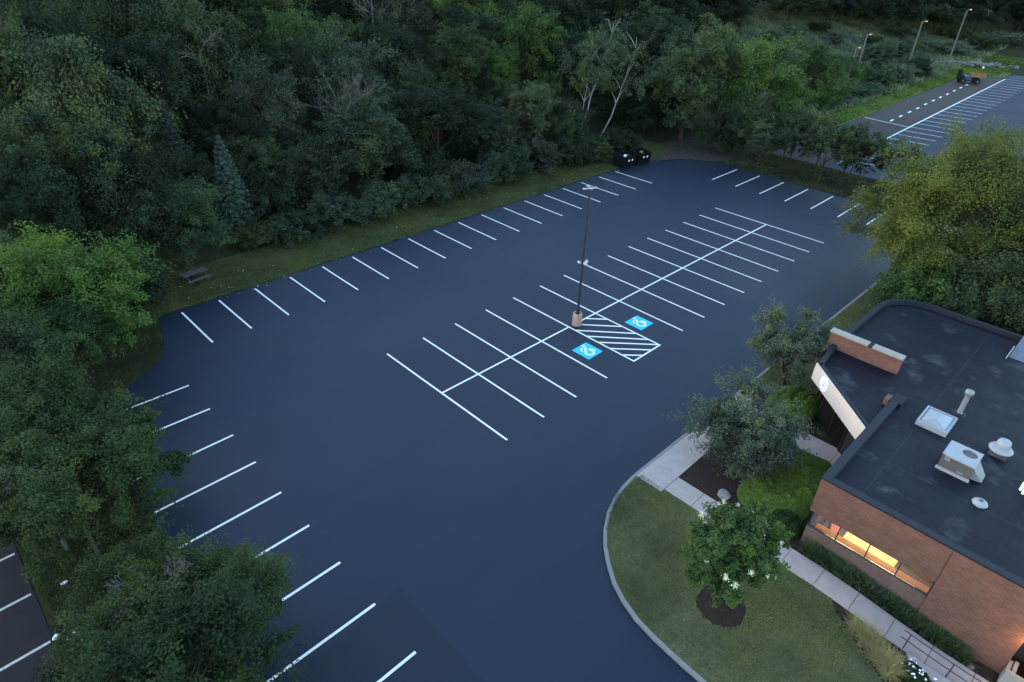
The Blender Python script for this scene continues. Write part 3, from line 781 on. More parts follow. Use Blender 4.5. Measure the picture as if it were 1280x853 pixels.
# hedgerow between the back row and the far road
for t in [
 (56.6, 6.6, 5.6, 3.0, 'mid', 'mid green small tree, leftmost of the hedgerow behind the back row of stalls'),
 (55.2, 4.0, 5.2, 2.7, 'pale', 'pale small tree, second from the left in the hedgerow behind the back row'),
 (58.4, 2.6, 6.4, 3.0, 'mid', 'taller small tree, third from the left in the hedgerow behind the back row'),
 (55.4, .6, 5.6, 2.7, 'teal', 'blue-green small tree, middle of the hedgerow behind the back row'),
 (57.8, -1.6, 6.4, 3.0, 'pale', 'pale taller small tree, fifth from the left in the hedgerow behind the back row'),
 (55.0, -3.4, 5.8, 2.9, 'mid', 'small tree with visible trunk, sixth from the left in the hedgerow'),
 (57.6, -5.6, 6.6, 3.0, 'teal', 'blue-green taller tree, third from the right in the hedgerow behind the back row'),
 (54.8, -7.4, 5.6, 2.7, 'mid', 'small tree, second from the right in the hedgerow behind the back row'),
 (55.4, -10.4, 6.2, 2.8, 'grey', 'greyish small tree at the right end of the hedgerow beside the golden tree')]:
    plant('sapling', *t[:6], group='hedgerow trees behind the back row')

# the big golden honey locust
c, LC, LR = crown(90, 8.6, 11.6, .4, lobes=46, subs=15, nleaf=430, leaf=.135, lobe_r=.25, open_=.03, spray=1.9, irr=(.4, .82))
VAR['locust'] = [(c, trunk_mesh(90, 11.6, 1.6, .26, LC, M['bark']), 8.6, 11.6)]
plant('locust', 37.8, -22.0, 11.8, 8.5, 'gold', 'big yellow-green locust tree overhanging the flat roof and lot', name='locust_tree', var=0, rz=.6)
plant('lumpy', 47.5, -29.5, 10.5, 5.5, 'mid', 'green tree at the right frame edge behind the golden locust')
plant('shrub', 33.0, -20.5, 3.6, 3.2, 'bright', 'fresh green shrub under the left side of the golden locust', 'shrub', 'shrub')
plant('shrub', 31.5, -23.5, 4.2, 3.4, 'bright', 'fresh green shrub under the golden locust, nearest the roof', 'shrub', 'shrub')
plant('lumpy', 32.5, -27.5, 7.5, 4.5, 'mid', 'mid green tree behind the rear roof edge, under the locust')
plant('shrub', 28.3, -21.8, 3.6, 2.6, 'bright', 'green shrub at the rounded rear corner of the building', 'shrub', 'shrub')
plant('shrub', 28.6, -25.6, 4.0, 2.8, 'mid', 'mid green shrub along the rear roof edge', 'shrub', 'shrub')

# crabapples in the entrance beds (grey-green, several stems)
for i, (x, y, H, R, lab, sd) in enumerate([(15.9, -18.75, 4.8, 2.3, 'grey-green crabapple between the kerb and the white fascia', 101), (8.0, -20.25, 3.7, 2.7, 'grey-green crabapple leaning over the concrete walk', 102)]):
    c, LC, LR = crown(sd, R, H, 1.0, lobes=24, subs=14, nleaf=150, leaf=.10, lobe_r=.30, open_=.12, spray=2.6, irr=(.35, .9))
    VAR['crab%d' % i] = [(c, trunk_mesh(sd, H, 1.0, .075, LC, M['bark'], 4), R, H)]
    plant('crab%d' % i, x, y, H, R, 'silver', lab, name='crabapple_tree', z=.1)

# tree lilac with cream blossom
c, LC, LR = crown(110, 1.9, 4.3, 1.35, lobes=18, subs=13, nleaf=190, leaf=.12, lobe_r=.34, open_=.06)
VAR['lilac'] = [(c, trunk_mesh(110, 4.3, .9, .085, LC, M['palebark']), 1.9, 4.3)]
lil = plant('lilac', 0.05, -23.75, 4.2, 1.9, 'bright', 'tree lilac with cream blossoms on the lawn, ringed by mulch', name='lilac_tree', z=gzf(0, -23.7) + .12, rz=0)
r = rng(5)
def blossom_mesh(seed):
    r = rng(seed); m = 90
    P = r.normal(size=(m, 3)) * np.array([.09, .09, .12]); P[:, 2] += .05
    V, Q = leaf_quads(P, unit(r.normal(size=(m, 3)) + np.array([0, 0, .8])), .075, r, .9)
    return mesh_np('blossom', V, Q, M['petal'])
BL = [blossom_mesh(s) for s in (1, 2, 3)]
k = 0
for (a, e, rr) in [(2.2, .75, .98), (1.3, .85, 1), (.9, .55, 1), (.5, .4, 1), (.1, .35, 1), (-.2, .1, 1), (3.0, .25, .98), (3.7, -.05, 1.0), (3.5, .12, 1), (4.0, .35, .98), (4.4, .15, 1), (4.7, -.1, 1), (5.0, .05, 1.0), (5.4, .3, 1), (1.8, .6, 1), (-.5, -.05, 1), (2.6, .5, 1)]:
    o = bpy.data.objects.new('blossom', BL[k % 3]); C.objects.link(o); o.parent = lil
    o.location = (1.8 * math.cos(a) * math.cos(e) * rr, 1.8 * math.sin(a) * math.cos(e) * rr, 2.75 + 1.5 * math.sin(e)); o.rotation_euler = (0, 0, k); s = .38 + .3 * ((k * 37) % 10) / 10; o.scale = (s, s, s); k += 1

# birch: three pale leaning stems with a thin crown
c, LC, LR = crown(120, 5.2, 14.0, 4.0, lobes=26, subs=11, nleaf=95, leaf=.17, lobe_r=.30, open_=.12)
b = thing('birch_tree', 'birch with leaning white stems and thin crown above the dumpsters', 'tree', (46.4, 22.4, gzf(46.4, 22.4)), 0)
link('crown', c, b, COL['pale']).location = (1.2, -.9, 0)
q = MB(); rr_ = random.Random(3)
for (bx, by, tx, ty, h, r0) in ((-1.6, 1.2, 1.4, -.6, 12.5, .12), (-1.2, .8, .2, 1.2, 11, .075), (.6, -.9, 3.4, -2.9, 11.0, .11)):
    pts = []
    for i in range(8):
        t = i / 7; pts.append((bx + (tx - bx) * t ** .8 + rr_.uniform(-.1, .1), by + (ty - by) * t ** .8 + rr_.uniform(-.1, .1), h * t))
    st = MB(); st.tube(pts, [r0 * (1 - .85 * i / 7) for i in range(8)], 7)
    for i in range(3, 8):
        for _ in range(3):
            a = rr_.uniform(0, 6.28); L = rr_.uniform(1.2, 2.8)
            p = Vector(pts[i]); e = p + Vector((math.cos(a) * L * .6, math.sin(a) * L * .6, L * .8))
            st.tube([p, p.lerp(e, .5) + Vector((0, 0, .15)), e], [.05, .035, .012], 5)
    st.build('stem', M['palebark'], b)

# bare grey-branched trees and grey dead limbs in living crowns
def dead(x, y, H, R, label, seed, name='bare_tree'):
    o = thing(name, label, 'tree', (x, y, gzf(x, y)), rnd.uniform(0, 6.28))
    link('bare_branches', twigs(seed, R, H, H * .35, 15, .0035 * H, 4), o)
    q = MB(); q.tube([(0, 0, -.2), (.1, 0, H * .4), (-.05, .1, H * .7)], [.015 * H, .011 * H, .005 * H], 7); q.build('trunk', M['greybark'], o)
    return o
dead(14.5, 27.5, 10.0, 4.4, 'leafless grey-branched tree above the broad blue-green crown', 201)
dead(31.5, 46.5, 14.5, 5.0, 'leafless purple-grey tree at the top edge, left of centre', 202)
dead(6.0, 36.5, 12.5, 4.0, 'leafless pale-limbed tree deep in the upper left wood', 203)
dead(-17.4, -12.0, 5.4, 1.5, 'small leafless grey tree poking out of the bottom left island crowns', 204)
dead(-18.9, -3.4, 6.0, 1.6, 'small leafless grey tree poking out of the upper island crowns', 205)

# spruces
q = MB(); q.tube([(0, 0, -.3), (0, 0, 8.6)], [.18, .03], 7); o_ = q.build('trunk', M['bark']); spr_t = o_.data; bpy.data.objects.remove(o_)
for (x, y, H, R, col, lab, sd) in [(1.2, 23.6, 8.0, 2.1, (.052, .078, .062), 'blue spruce standing at the clearing left of the border', 1), (-1.2, 26.6, 9.2, 2.1, (.032, .046, .038), 'darker spruce, left behind the blue spruce', 2)]:
    o = thing('spruce_tree', lab, 'tree', (x, y, gzf(x, y)), 0, 'spruces'); link('crown', spruce_crown(sd, R, H), o, col); link('trunk', spr_t, o).scale = (1, 1, H / 9)

# wood on the hill behind: filler trees in ranks, each counted from the left
ORD = ['first', 'second', 'third', 'fourth', 'fifth', 'sixth', 'seventh', 'eighth', 'ninth', 'tenth', 'eleventh', 'twelfth', 'thirteenth', 'fourteenth', 'fifteenth', 'sixteenth', 'seventeenth', 'eighteenth', 'nineteenth', 'twentieth']
fr = random.Random(21)
CN = {'dark': 'dark green', 'mid': 'mid green', 'deep': 'very dark green', 'teal': 'blue-green', 'grey': 'greyish green', 'olive': 'olive green', 'pale': 'pale green', 'silver': 'silvery green'}
ranks = [(62, -8, 128, 9.0, 'fourth rank up the hill'), (76, 0, 150, 10.0, 'fifth rank up the hill'), (94, 20, 150, 12.5, 'sixth rank up the hill'), (118, 30, 215, 14.5, 'topmost rank on the hill')]
for (Y, xa, xb, stp, rk) in ranks:
    xx = xa; i = 0
    while xx < xb and i < 20:
        x = xx + fr.uniform(-2, 2); y = Y + fr.uniform(-4, 4); col = fr.choice(('dark', 'mid', 'dark', 'deep', 'teal', 'mid', 'grey'))
        plant(fr.choice(('round', 'lumpy', 'round')), x, y, fr.uniform(10, 14), stp * .56, col, '%s tree, %s from the left in the %s' % (CN[col], ORD[i], rk), group='trees on the hill')
        xx += stp; i += 1

for (x, y, cl, nm) in [(120, 57, 'dark', 'left end'), (128, 60, 'mid', 'second from the left end'), (136, 62, 'dark', 'middle'), (144, 64, 'mid', 'second from the right end'), (152, 62, 'dark', 'right end'), (110, 56, 'mid', 'low left shoulder'), (123, 49.5, 'mid', 'lower front left'), (131, 52, 'dark', 'lower front middle'), (140, 54, 'mid', 'lower front right'), (114, 46, 'dark', 'lowest at the front')]:
    plant('lumpy', x, y, 10.5, 6.5, cl, '%s tree closing the top of the grassy slope, %s' % (CN[cl], nm), group='trees on the hill')
# understorey filling the wood floor
us = random.Random(5); i = 0
pos = [(-3, 24.5), (4.2, 25), (8, 29), (13, 30.5), (20.5, 29), (21, 24), (28, 28.5), (33.6, 29.5), (39.5, 28.5), (34, 22), (40, 22), (46.5, 30), (61, 28), (62, 20), (-2, 32), (24, 40), (31, 41), (44, 41.5), (61.5, 40), (70, 17), (-12, 17.5), (-9.5, 17)]
names = ['left of the blue spruce', 'right of the blue spruce', 'under the grey-green tree right of the spruces', 'behind the broad blue-green tree', 'behind the gap right of the broad blue-green tree', 'before the gap right of the broad blue-green tree', 'behind the rounded dark tree', 'left behind the slim pale tree', 'right behind the slim pale tree', 'left at the foot of the slim pale tree', 'right at the foot of the slim pale tree', 'behind the birch stems', 'beyond the birch on the right', 'behind the tall pale tree', 'behind the darker spruce', 'high up left of the centre', 'high up below the lime tree', 'high up right of the lime tree', 'high up above the birch', 'behind the left bright tree', 'left behind the picnic table', 'nearest the picnic table on its left']
for (x, y), nm in zip(pos, names):
    col = us.choice(('dark', 'mid', 'teal', 'dark'))
    plant('shrub', x, y, us.uniform(2.6, 4.2), us.uniform(2.4, 3.4), col, '%s understorey shrub %s' % (CN[col], nm), 'shrub', 'shrub', 'understorey shrubs')

# brush on the far slope right of the bright pair
bs = random.Random(9)
sl = [('near the road end of the bright pair', 93, 13), ('second along the brush strip', 99, 12.4), ('third along the brush strip', 105, 13.2), ('fourth along the brush strip', 111, 12.6), ('fifth along the brush strip', 117, 13.0), ('sixth along the brush strip', 124, 13.4), ('seventh along the brush strip', 131, 14.6), ('at the far end of the brush strip', 139, 17),
      ('behind the near end of the brush strip', 101, 18), ('in the second tier of the brush slope, left', 110, 19), ('in the second tier of the brush slope, middle', 120, 20), ('in the second tier of the brush slope, right', 131, 21), ('behind the left far lamp pole', 143, 24), ('between the two far lamp poles', 152, 23), ('behind the right far lamp pole', 172, 24),
      ('in the third tier of the brush slope, left', 116, 29), ('in the third tier of the brush slope, middle', 130, 32), ('in the third tier of the brush slope, right', 147, 34), ('up the slope beyond the rubble', 190, 22), ('beyond the rubble on the right', 192, 12), ('beyond the far lot end', 190, 3), ('left of the two bright trees, up the slope', 96, 24), ('above the right bright tree', 104, 23), ('in the fourth tier of the slope, left', 124, 38), ('in the fourth tier of the slope, middle', 140, 40), ('in the fourth tier of the slope, right', 158, 30), ('left of the rubble, up the slope', 160, 22), ('directly behind the rubble', 172, 17), ('far right behind the rubble', 182, 14), ('low before the left far pole', 134, 12.6), ('low behind the road bend', 146, 15.5), ('in the fifth tier of the slope, left', 112, 37), ('in the fifth tier of the slope, middle', 150, 41), ('in the fifth tier of the slope, right', 176, 30)]
for nm, x, y in sl:
    col = bs.choice(('pale', 'olive', 'silver', 'pale', 'mid')); s = 1 + (x - 90) / 130
    plant('shrub', x + bs.uniform(-1, 1), y + bs.uniform(-.8, .8), bs.uniform(1.2, 2.4) * s, bs.uniform(1.8, 2.8) * s, col, '%s brush %s' % (CN.get(col, col), nm), 'shrub', 'shrub', 'brush on the far slope')
# dark belt at the far top right
i = 0
for x, y in [(148, 47), (160, 42), (172, 39), (184, 34), (193, 28), (200, 20), (206, 12), (210, 4), (213, -5), (215, -14), (158, 54), (174, 51), (188, 46), (200, 39), (209, 30), (217, 20), (224, 9), (229, -3)]:
    col = bs.choice(('dark', 'deep', 'mid', 'dark'))
    plant('round' if i % 2 else 'lumpy', x, y, bs.uniform(9, 12), 8.0, col, '%s tree, %s %s of the far top right belt' % (CN[col], ORD[i % 10], 'in the front row' if i < 10 else 'in the back row'), group='trees of the far belt'); i += 1

# ------------------------------------------------------------------ low planting near the building
def mound(name, label, cat, cx, cy, rx, ry, h, n, leaf, col, seed, z=0.1, box=False, group=None):
    r = rng(seed); q = r.uniform(-1, 1, size=(n * 2, 2))
    rad = (np.abs(q) ** 4).sum(1) ** .25 if box else np.hypot(q[:, 0], q[:, 1])
    q = q[rad < 1]; rad = rad[rad < 1]
    x, y = cx + q[:, 0] * rx, cy + q[:, 1] * ry
    bc = r.uniform(-1, 1, size=(40, 2)) * np.array([rx, ry]) + np.array([cx, cy]); br = r.uniform(.25, .6, 40); bh = r.uniform(.75, 1.05, 40)
    D = np.sqrt((x[:, None] - bc[None, :, 0]) ** 2 + (y[:, None] - bc[None, :, 1]) ** 2) / br
    bump = np.maximum((bh * np.sqrt(np.maximum(1 - D ** 2, 0))).max(1), .62)
    top = h * np.sqrt(np.maximum(1 - rad ** 4, 0)) * bump
    zz = top * (1 - .45 * r.random(len(x)) ** 2)
    P = np.stack([x, y, gz(x, y) + z + zz], 1)
    N = unit(np.stack([q[:, 0] * .4, q[:, 1] * .4, np.ones(len(x))], 1) + r.normal(size=(len(x), 3)) * .5)
    V, Q = leaf_quads(P, N, leaf, r)
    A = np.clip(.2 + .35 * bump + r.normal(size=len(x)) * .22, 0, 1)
    V -= np.array([cx, cy, z])
    o = bpy.data.objects.new(name, mesh_np(name, V, Q, M['leaf'], A)); C.objects.link(o); o.location = (cx, cy, z); o.color = (*col, 1)
    return tag(o, label, cat, group)
mound('ground_shrub', 'broad bright green mounded shrub between the crabapple and the brick corner', 'shrub', 8.0, -22.85, 2.95, 1.65, .75, 60000, .09, (.135, .215, .05), 1, box=True)
mound('ground_shrub', 'small bright green mounded shrub under the white fascia', 'shrub', 14.3, -20.1, 1.6, 1.35, .8, 26000, .07, (.135, .215, .05), 2, box=True)
mound('ground_shrub', 'dark lower shrub tight against the brick corner', 'shrub', 5.3, -24.0, .85, .75, .7, 9000, .08, (.034, .06, .022), 3)
# strap-leaved hedge along the wall
def straps(name, label, cat, pts, L, w, col, seed, per, lean=.6, m=None, group=None):
    r = rng(seed); Vs, Qs, As = [], [], []; b = 0
    for (x, y, z) in pts:
        tone = r.normal() * .15
        for k in range(per):
            a = r.uniform(0, 6.283); l = L * r.uniform(.6, 1.15); dx, dy = math.cos(a), math.sin(a); ln = lean * r.uniform(.4, 1.3)
            ox, oy = r.normal(size=2) * .05
            prev = None; seg = 3
            for s in range(seg + 1):
                t = s / seg; hor = ln * l * t ** 1.6; ver = l * (t - .45 * ln * t ** 2.2)
                ww = w * (1 - .8 * t)
                c = np.array([x + ox + dx * hor, y + oy + dy * hor, z + ver]); sd = np.array([-dy, dx, 0]) * ww / 2
                Vs += [c - sd, c + sd]
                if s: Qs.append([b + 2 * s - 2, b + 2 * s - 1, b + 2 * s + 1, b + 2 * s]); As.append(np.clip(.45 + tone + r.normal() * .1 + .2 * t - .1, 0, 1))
            b += 2 * (seg + 1)
    V = np.array(Vs); c0 = V.mean(0); c0[2] = min(p[2] for p in pts); V = V - c0
    o = bpy.data.objects.new(name, mesh_np(name, V, np.array(Qs), m or M['grass'], np.array(As))); C.objects.link(o); o.location = c0; o.color = (*col, 1)
    return tag(o, label, cat, group)
r = random.Random(4)
pts = [(4.42 + .5 * r.random(), yy := -25.3 - 6.6 * r.random(), gzf(4.6, yy) + .1) for _ in range(330)]
straps('border_hedge', 'dark strap-leaved border planting along the foot of the brick wall', 'hedge', pts, .62, .06, (.065, .10, .05), 8, 14)
pts = [(2.35 + .33 * r.gauss(0, 1) * .8, 0, 0) for _ in range(1)]
for i, (cx, cy, n, lab) in enumerate([(2.4, -28.9, 15, 'tan ornamental grass clump, upper one beside the walk'), (1.85, -29.75, 22, 'tan ornamental grass clump, lower one beside the walk')]):
    pts = [(cx + r.gauss(0, .2), cy + r.gauss(0, .28), gzf(cx, cy) + .12) for _ in range(n)]
    straps('ornamental_grass', lab, 'grass clump', pts, .72, .022, (.34, .30, .145), 20 + i, 60, .75)
# white-flowered shrub by the handrail, dark with pale flowers
o = mound('flower_shrub', 'dark small shrub dotted with white flowers below the handrail', 'shrub', 2.2, -30.7, .5, .6, .6, 5000, .07, (.03, .045, .022), 6, z=gzf(2.2, -30.7) * 0 + .1)
fr_ = rng(31); P = np.stack([fr_.normal(size=26) * .25, fr_.normal(size=26) * .3, .62 + gzf(2.2, -30.7) + fr_.normal(size=26) * .06], 1)
V, Q = leaf_quads(P, unit(fr_.normal(size=(26, 3)) * .4 + np.array([0, 0, 1])), .09, fr_, .9)
f_ = bpy.data.objects.new('flowers', mesh_np('flowers', V, Q, M['signwhite'])); C.objects.link(f_); f_.parent = o

# grass as stuff
def grass(name, sampler, n, L, w, col, seed):
    r = rng(seed); x, y, z = sampler(r, n); n = len(x)
    a = r.uniform(0, 6.283, n); ln = r.uniform(.1, .9, n); l = L * r.uniform(.5, 1.3, n)
    d = np.stack([np.cos(a), np.sin(a), np.zeros(n)], 1); sd = np.stack([-np.sin(a), np.cos(a), np.zeros(n)], 1) * w / 2
    b = np.stack([x, y, z], 1); t = b + d * (l * ln)[:, None] + np.array([0, 0, 1]) * (l * (1 - .4 * ln))[:, None]
    V = np.stack([b - sd, b + sd, t], 1).reshape(-1, 3)
    pat = .42 + .26 * np.sin(x * 1.1 + 2 * np.sin(y * .8)) * np.sin(y * 1.3 + 1.5 * np.sin(x * .7)) + .22 * np.sin(x * .55 + 1.3 * np.sin(y * .43)) + .14 * np.sin(x * 3.7 + y * 2.9) * np.sin(y * 4.3 - x * 1.9) + r.normal(size=n) * .13
    me = mesh_np(name, V, np.arange(3 * n).reshape(-1, 3), M['grass'], np.clip(pat, 0, 1))
    o = bpy.data.objects.new(name, me); C.objects.link(o); o.color = (*col, 1); return tag(o, kind='stuff')
def s_lawn(r, n):
    y = r.uniform(-36, -17.5, n); t = r.random(n); x = lawn_left(y) * (1 - t) + 3.1 * t
    keep = (np.hypot(x + .62, y + 24.2) > .97) & ~((x > 3.0 - (-27.2 - y) * .75) & (y < -27.2)) & (x > lawn_left(y) + .05)
    x, y = x[keep], y[keep]; return x, y, gz(x, y) + .11
grass('lawn_grass', s_lawn, 90000, .085, .022, (.175, .185, .08), 1)
def s_side(r, n):
    x = r.uniform(15, 45, n); y = r.uniform(-20.2, -17.4, n); return x, y, np.full(n, .11)
grass('side_lawn_grass', s_side, 30000, .09, .03, (.10, .13, .05), 2)
def s_verge(r, n):
    x = r.uniform(-9.5, 46, n); y = 13.85 + 5.6 * r.random(n) ** 1.0; y += .12 * np.sin(x * 2.3) + .08 * np.sin(x * 5.1)
    keep = (x < 41.5) | (y > 13.9 + (x - 41.5) * .1); x, y = x[keep], y[keep]; return x, y, gz(x, y)
grass('verge_grass', s_verge, 45000, .14, .05, (.088, .095, .036), 3)
def s_far(r, n):
    x = r.uniform(76, 178, n); y = r.uniform(2, 16, n)
    lo = np.where(x < 141, 5.8 + (x - 76) * .008, np.where(x < 151, 6.7 - (x - 141) * .62, .6 + (x - 151) * .06)); keep = (y > lo) & (y < 9.8 + np.maximum(0, x - 128) * .12)
    x, y = x[keep], y[keep]; return x, y, gz(x, y) + .02
grass('far_grass_blades', s_far, 30000, .25, .14, (.095, .14, .03), 4)
def s_isl(r, n):
    x = r.uniform(-20.35, -15.65, n); y = r.uniform(-20, 6, n); return x, y, gz(x, y)
grass('island_grass', s_isl, 30000, .16, .035, (.045, .058, .022), 5)
def s_corner(r, n):
    x = r.uniform(-24, -8.9, n); y = r.uniform(4.8, 20, n)
    keep = y > np.interp(x, [-24, -15.6, -13.6, -11.9, -10.7, -10.0, -9.4, -8.9], [5, 5.2, 6.7, 7.9, 8.8, 10, 12.2, 14]); x, y = x[keep], y[keep]; return x, y, gz(x, y)
grass('corner_grass', s_corner, 25000, .16, .045, (.052, .066, .022), 6)
def s_slope(r, n):
    x = r.uniform(84, 205, n); y = r.uniform(9.5, 52, n); return x, y, gz(x, y)
grass('slope_brush', s_slope, 60000, .7, .25, (.15, .175, .105), 7)
def s_hedge(r, n):
    x = r.uniform(52.9, 61, n); y = r.uniform(-17, 7, n); return x, y, np.full(n, .02)
grass('hedgerow_grass', s_hedge, 16000, .25, .09, (.065, .072, .038), 8)

# ------------------------------------------------------------------ building
B = thing('brick_building', 'single-storey brick building with flat black roof and lit strip window', 'building', (0, 0, 0))
Z1 = 4.02; ZR = 3.68
def arc(cx, cy, r, a0, a1, n=7): return [(cx + r * math.cos(R_(a0 + (a1 - a0) * i / n)), cy + r * math.sin(R_(a0 + (a1 - a0) * i / n))) for i in range(n + 1)]
out = [(5.12, -62), (5.12, -24.92), (9.86, -24.92), (13.42, -21.0), (16.3, -20.66)] + arc(22.8, -23.1, 2.45, 90, 0) + [(25.25, -62)]
mb = MB(); mb.prism(out, 3.3, ZR); mb.build('roof', M['roof'], B)
# parapets, coping
def wallrun(q, pts, th, z0, z1, mi=0):
    P = [Vector(p) for p in pts]
    for a, b in zip(P[:-1], P[1:]):
        d = (b - a).normalized(); n = Vector((d.y, -d.x)) * th
        q.prism([tuple(a), tuple(b), tuple(b + n), tuple(a + n)], z0, z1, mi)
q = MB(); wallrun(q, [(5.31, -62), (5.31, -25.132)], .02, ZR - .01, Z1 - .08); wallrun(q, [(5.332, -25.11), (13.1, -25.11)], .02, ZR - .01, Z1 - .08); wallrun(q, [(4.97, -62), (4.97, -25.132)], .36, Z1 - .08, Z1); wallrun(q, [(4.97, -24.77), (13.1, -24.77)], .36, Z1 - .08, Z1 + .002); q.build('parapet', M['coping'], B)
q = MB(); wallrun(q, [(9.82, -24.75), (13.37, -20.88), (16.2, -20.53)], .26, ZR - .01, Z1 - .06)
wallrun(q, [(16.55, -20.52)] + arc(22.8, -23.1, 2.58, 90, 0) + [(25.38, -62)], .28, ZR - .01, Z1 - .08); q.build('roof_edge', M['coping'], B)
# brick walls of the front: upper band, pier, sill wall
q = MB(); q.box(5.0, 5.3, -29.86, -24.8, 2.06, Z1 - .085); q.box(5.3, 9.8, -25.1, -24.8, 2.06, Z1 - .085)
q.build('upper_wall', M['brick'], B)
q = MB(); q.box(5.0, 5.3, -33.0, -29.885, -.9, Z1 - .085); q.box(5.004, 5.3, -62, -36.2, -.9, Z1 - .085); q.box(5.0, 5.3, -36.2, -33.0, 2.4, Z1 - .085); q.build('front_wall', M['brick'], B)
q = MB(); q.box(5.06, 5.20, -29.88, -24.9, -.9, 1.1); q.box(5.2, 9.8, -25.15, -24.9, -.9, 1.1); q.build('sill_wall', M['brickdark'], B)
q = MB(); q.box(25.1, 25.38, -62, -23.2, -.3, 3.3); q.box(16.4, 22.7, -20.86, -20.68, -.3, 3.3); wallrun(q, arc(22.8, -23.1, 2.55, 90, 0), .26, -.3, 3.3); q.build('rear_wall', M['brick'], B)
# window strip: four lights, frame, panes and the room behind
wf = MB(); wy = [-29.86, -28.62, -27.38, -26.14, -24.95]
for a in wy: wf.box(5.14, 5.22, a - .02 if a > -29 else a + .0, a + .025, 1.1, 2.06)
wf.box(5.13, 5.22, -29.86, -24.95, 1.1, 1.135); wf.box(5.13, 5.22, -29.86, -24.95, 2.025, 2.06)
wf.box(5.22, 9.8, -25.03, -24.97, 1.1, 1.135); wf.box(5.22, 9.8, -25.03, -24.97, 2.025, 2.06)
wfo = wf.build('window_frame', M['darkframe'], B)
for a, b in zip(wy[:-1], wy[1:]):
    q = MB(); q.box(5.17, 5.18, a + .026, b - .021, 1.136, 2.024); q.build('window_pane', M['glass'], wfo)
q = MB(); q.box(5.24, 9.7, -25.01, -25.0, 1.136, 2.024); q.build('window_pane', M['glass'], wfo)
q = MB(); q.box(5.33, 10.2, -31, -25.2, -.2, .12); q.build('room_floor', M['carpet'], B)
q = MB(); q.box(10.2, 10.4, -31, -25.16, .12, 2.9); q.box(5.31, 10.2, -30.2, -29.9, .12, 2.9); q.build('room_wall', M['wallwarm'], B)
q = MB(); q.box(5.31, 10.4, -31, -25.16, 2.9, 3.0); q.build('room_ceiling', M['wallwarm'], B)
q = MB(); q.box(5.235, 5.62, -29.85, -25.2, 1.03, 1.09); q.build('window_ledge', M['desk'], B)
for yy in (-26.2, -28.0):
    q = MB(); q.box(6.3, 8.4, yy - .5, yy + .5, 2.86, 2.895); q.build('ceiling_light', M['lampon'], B)
tb = thing('long_table', 'pale lamp-lit table inside the strip window', 'table', (6.05, -27.35, .12))
q = MB(); q.box(-.28, .30, -1.08, 1.08, .70, .74); q.build('tabletop', M['paper'], tb)
for a in (-.24, .26):
    for c_ in (-1, 1): q = MB(); q.box(a - .025, a + .025, c_ - .025, c_ + .025, 0, .70); q.build('leg', M['darkframe'], tb)
ch = thing('chair', 'salmon chair inside the corner end of the strip window', 'chair', (6.4, -25.75, .12), .4)
q = MB(); q.box(-.24, .24, -.24, .24, .42, .48); q.build('seat', M['chair'], ch, .02)
q = MB(); q.box(-.24, .24, .20, .26, .5, .95); q.build('backrest', M['chair'], ch, .02)
for a in (-.2, .2):
    for c_ in (-.2, .2): q = MB(); q.box(a - .02, a + .02, c_ - .02, c_ + .02, 0, .42); q.build('leg', M['darkframe'], ch)
# vertical control joint
q = MB(); q.box(4.996, 5.01, -29.885, -29.86, 1.1, Z1 - .085); q.build('control_joint', M['darkframe'], B)
# wall lamp lighting the bricks at the right edge
wl = thing('wall_lamp', 'small lit wall lamp on the brick front at the right frame edge', 'lamp', (4.98, -33.35, 1.95))
q = MB(); q.box(-.12, .0, -.12, .12, -.1, .1); q.build('housing', M['darkframe'], wl)
q = MB(); q.box(-.11, -.01, -.10, .10, -.13, -.101); q.build('diffuser', emit('wall_lamp_lens', (1, .5, .16), 1.5), wl)
# entrance: fascia on the diagonal, round sign, recessed dark glass, soffit
A_, B_ = Vector((9.78, -24.78)), Vector((13.36, -20.84)); d = (B_ - A_).normalized(); nrm = Vector((-d.y, d.x))
q = MB(); n_ = nrm * .05
q.prism([tuple(A_ + n_), tuple(B_ + n_), tuple(B_ - n_ * 1.6), tuple(A_ - n_ * 1.6)], 2.98, Z1 - .06); fa = q.build('fascia', M['fascia'], B)
sc_ = A_ + d * (4.05) + n_ * 1.02
sg = MB(); t3 = Vector((d.x, d.y, 0)); n3 = Vector((nrm.x, nrm.y, 0)); c3 = Vector((sc_.x, sc_.y, 3.5))
n = 32; ringp = [c3 + t3 * .40 * math.cos(2 * math.pi * i / n) + Vector((0, 0, .43 * math.sin(2 * math.pi * i / n))) for i in range(n)]
sg.add([p + n3 * .03 for p in ringp] + ringp, [tuple(range(n))] + [tuple(range(2 * n - 1, n - 1, -1))] + [(i, n + i, n + (i + 1) % n, (i + 1) % n) for i in range(n)])
so = sg.build('round_sign', M['signwhite'], B)
bm = bmesh.new(); bm.from_mesh(so.data); bmesh.ops.recalc_face_normals(bm, faces=bm.faces); bm.to_mesh(so.data); bm.free()
sm_ = MB(); pp = [(-.10, .08), (-.02, .12), (.06, .08), (.03, -.0), (-.05, -.04), (-.03, -.11), (.08, -.10)]
sm_.tube([c3 + n3 * .036 + t3 * (-a) + Vector((0, 0, b_)) for a, b_ in pp], .016, 5); sm_.build('sign_mark', M['signgrey'], so)
q = MB(); A2, B2 = A_ - nrm * 1.1, B_ - nrm * 1.1
q.prism([tuple(A2), tuple(B2), tuple(B2 - nrm * .1), tuple(A2 - nrm * .1)], 0.1, 3.3); eg = q.build('entrance_glass', M['darkglass'], B)
q = MB()
for t in (0, .25, .5, .75, 1): p = A2.lerp(B2, t) + nrm * .03; q.box(p.x - .03, p.x + .03, p.y - .03, p.y + .03, .1, 3.3)
q.build('door_frame', M['darkframe'], eg)
q = MB(); q.box(14.2, 25.0, -22.3, -22.1, -.3, 3.3); q.build('side_wall', M['brickdark'], B)
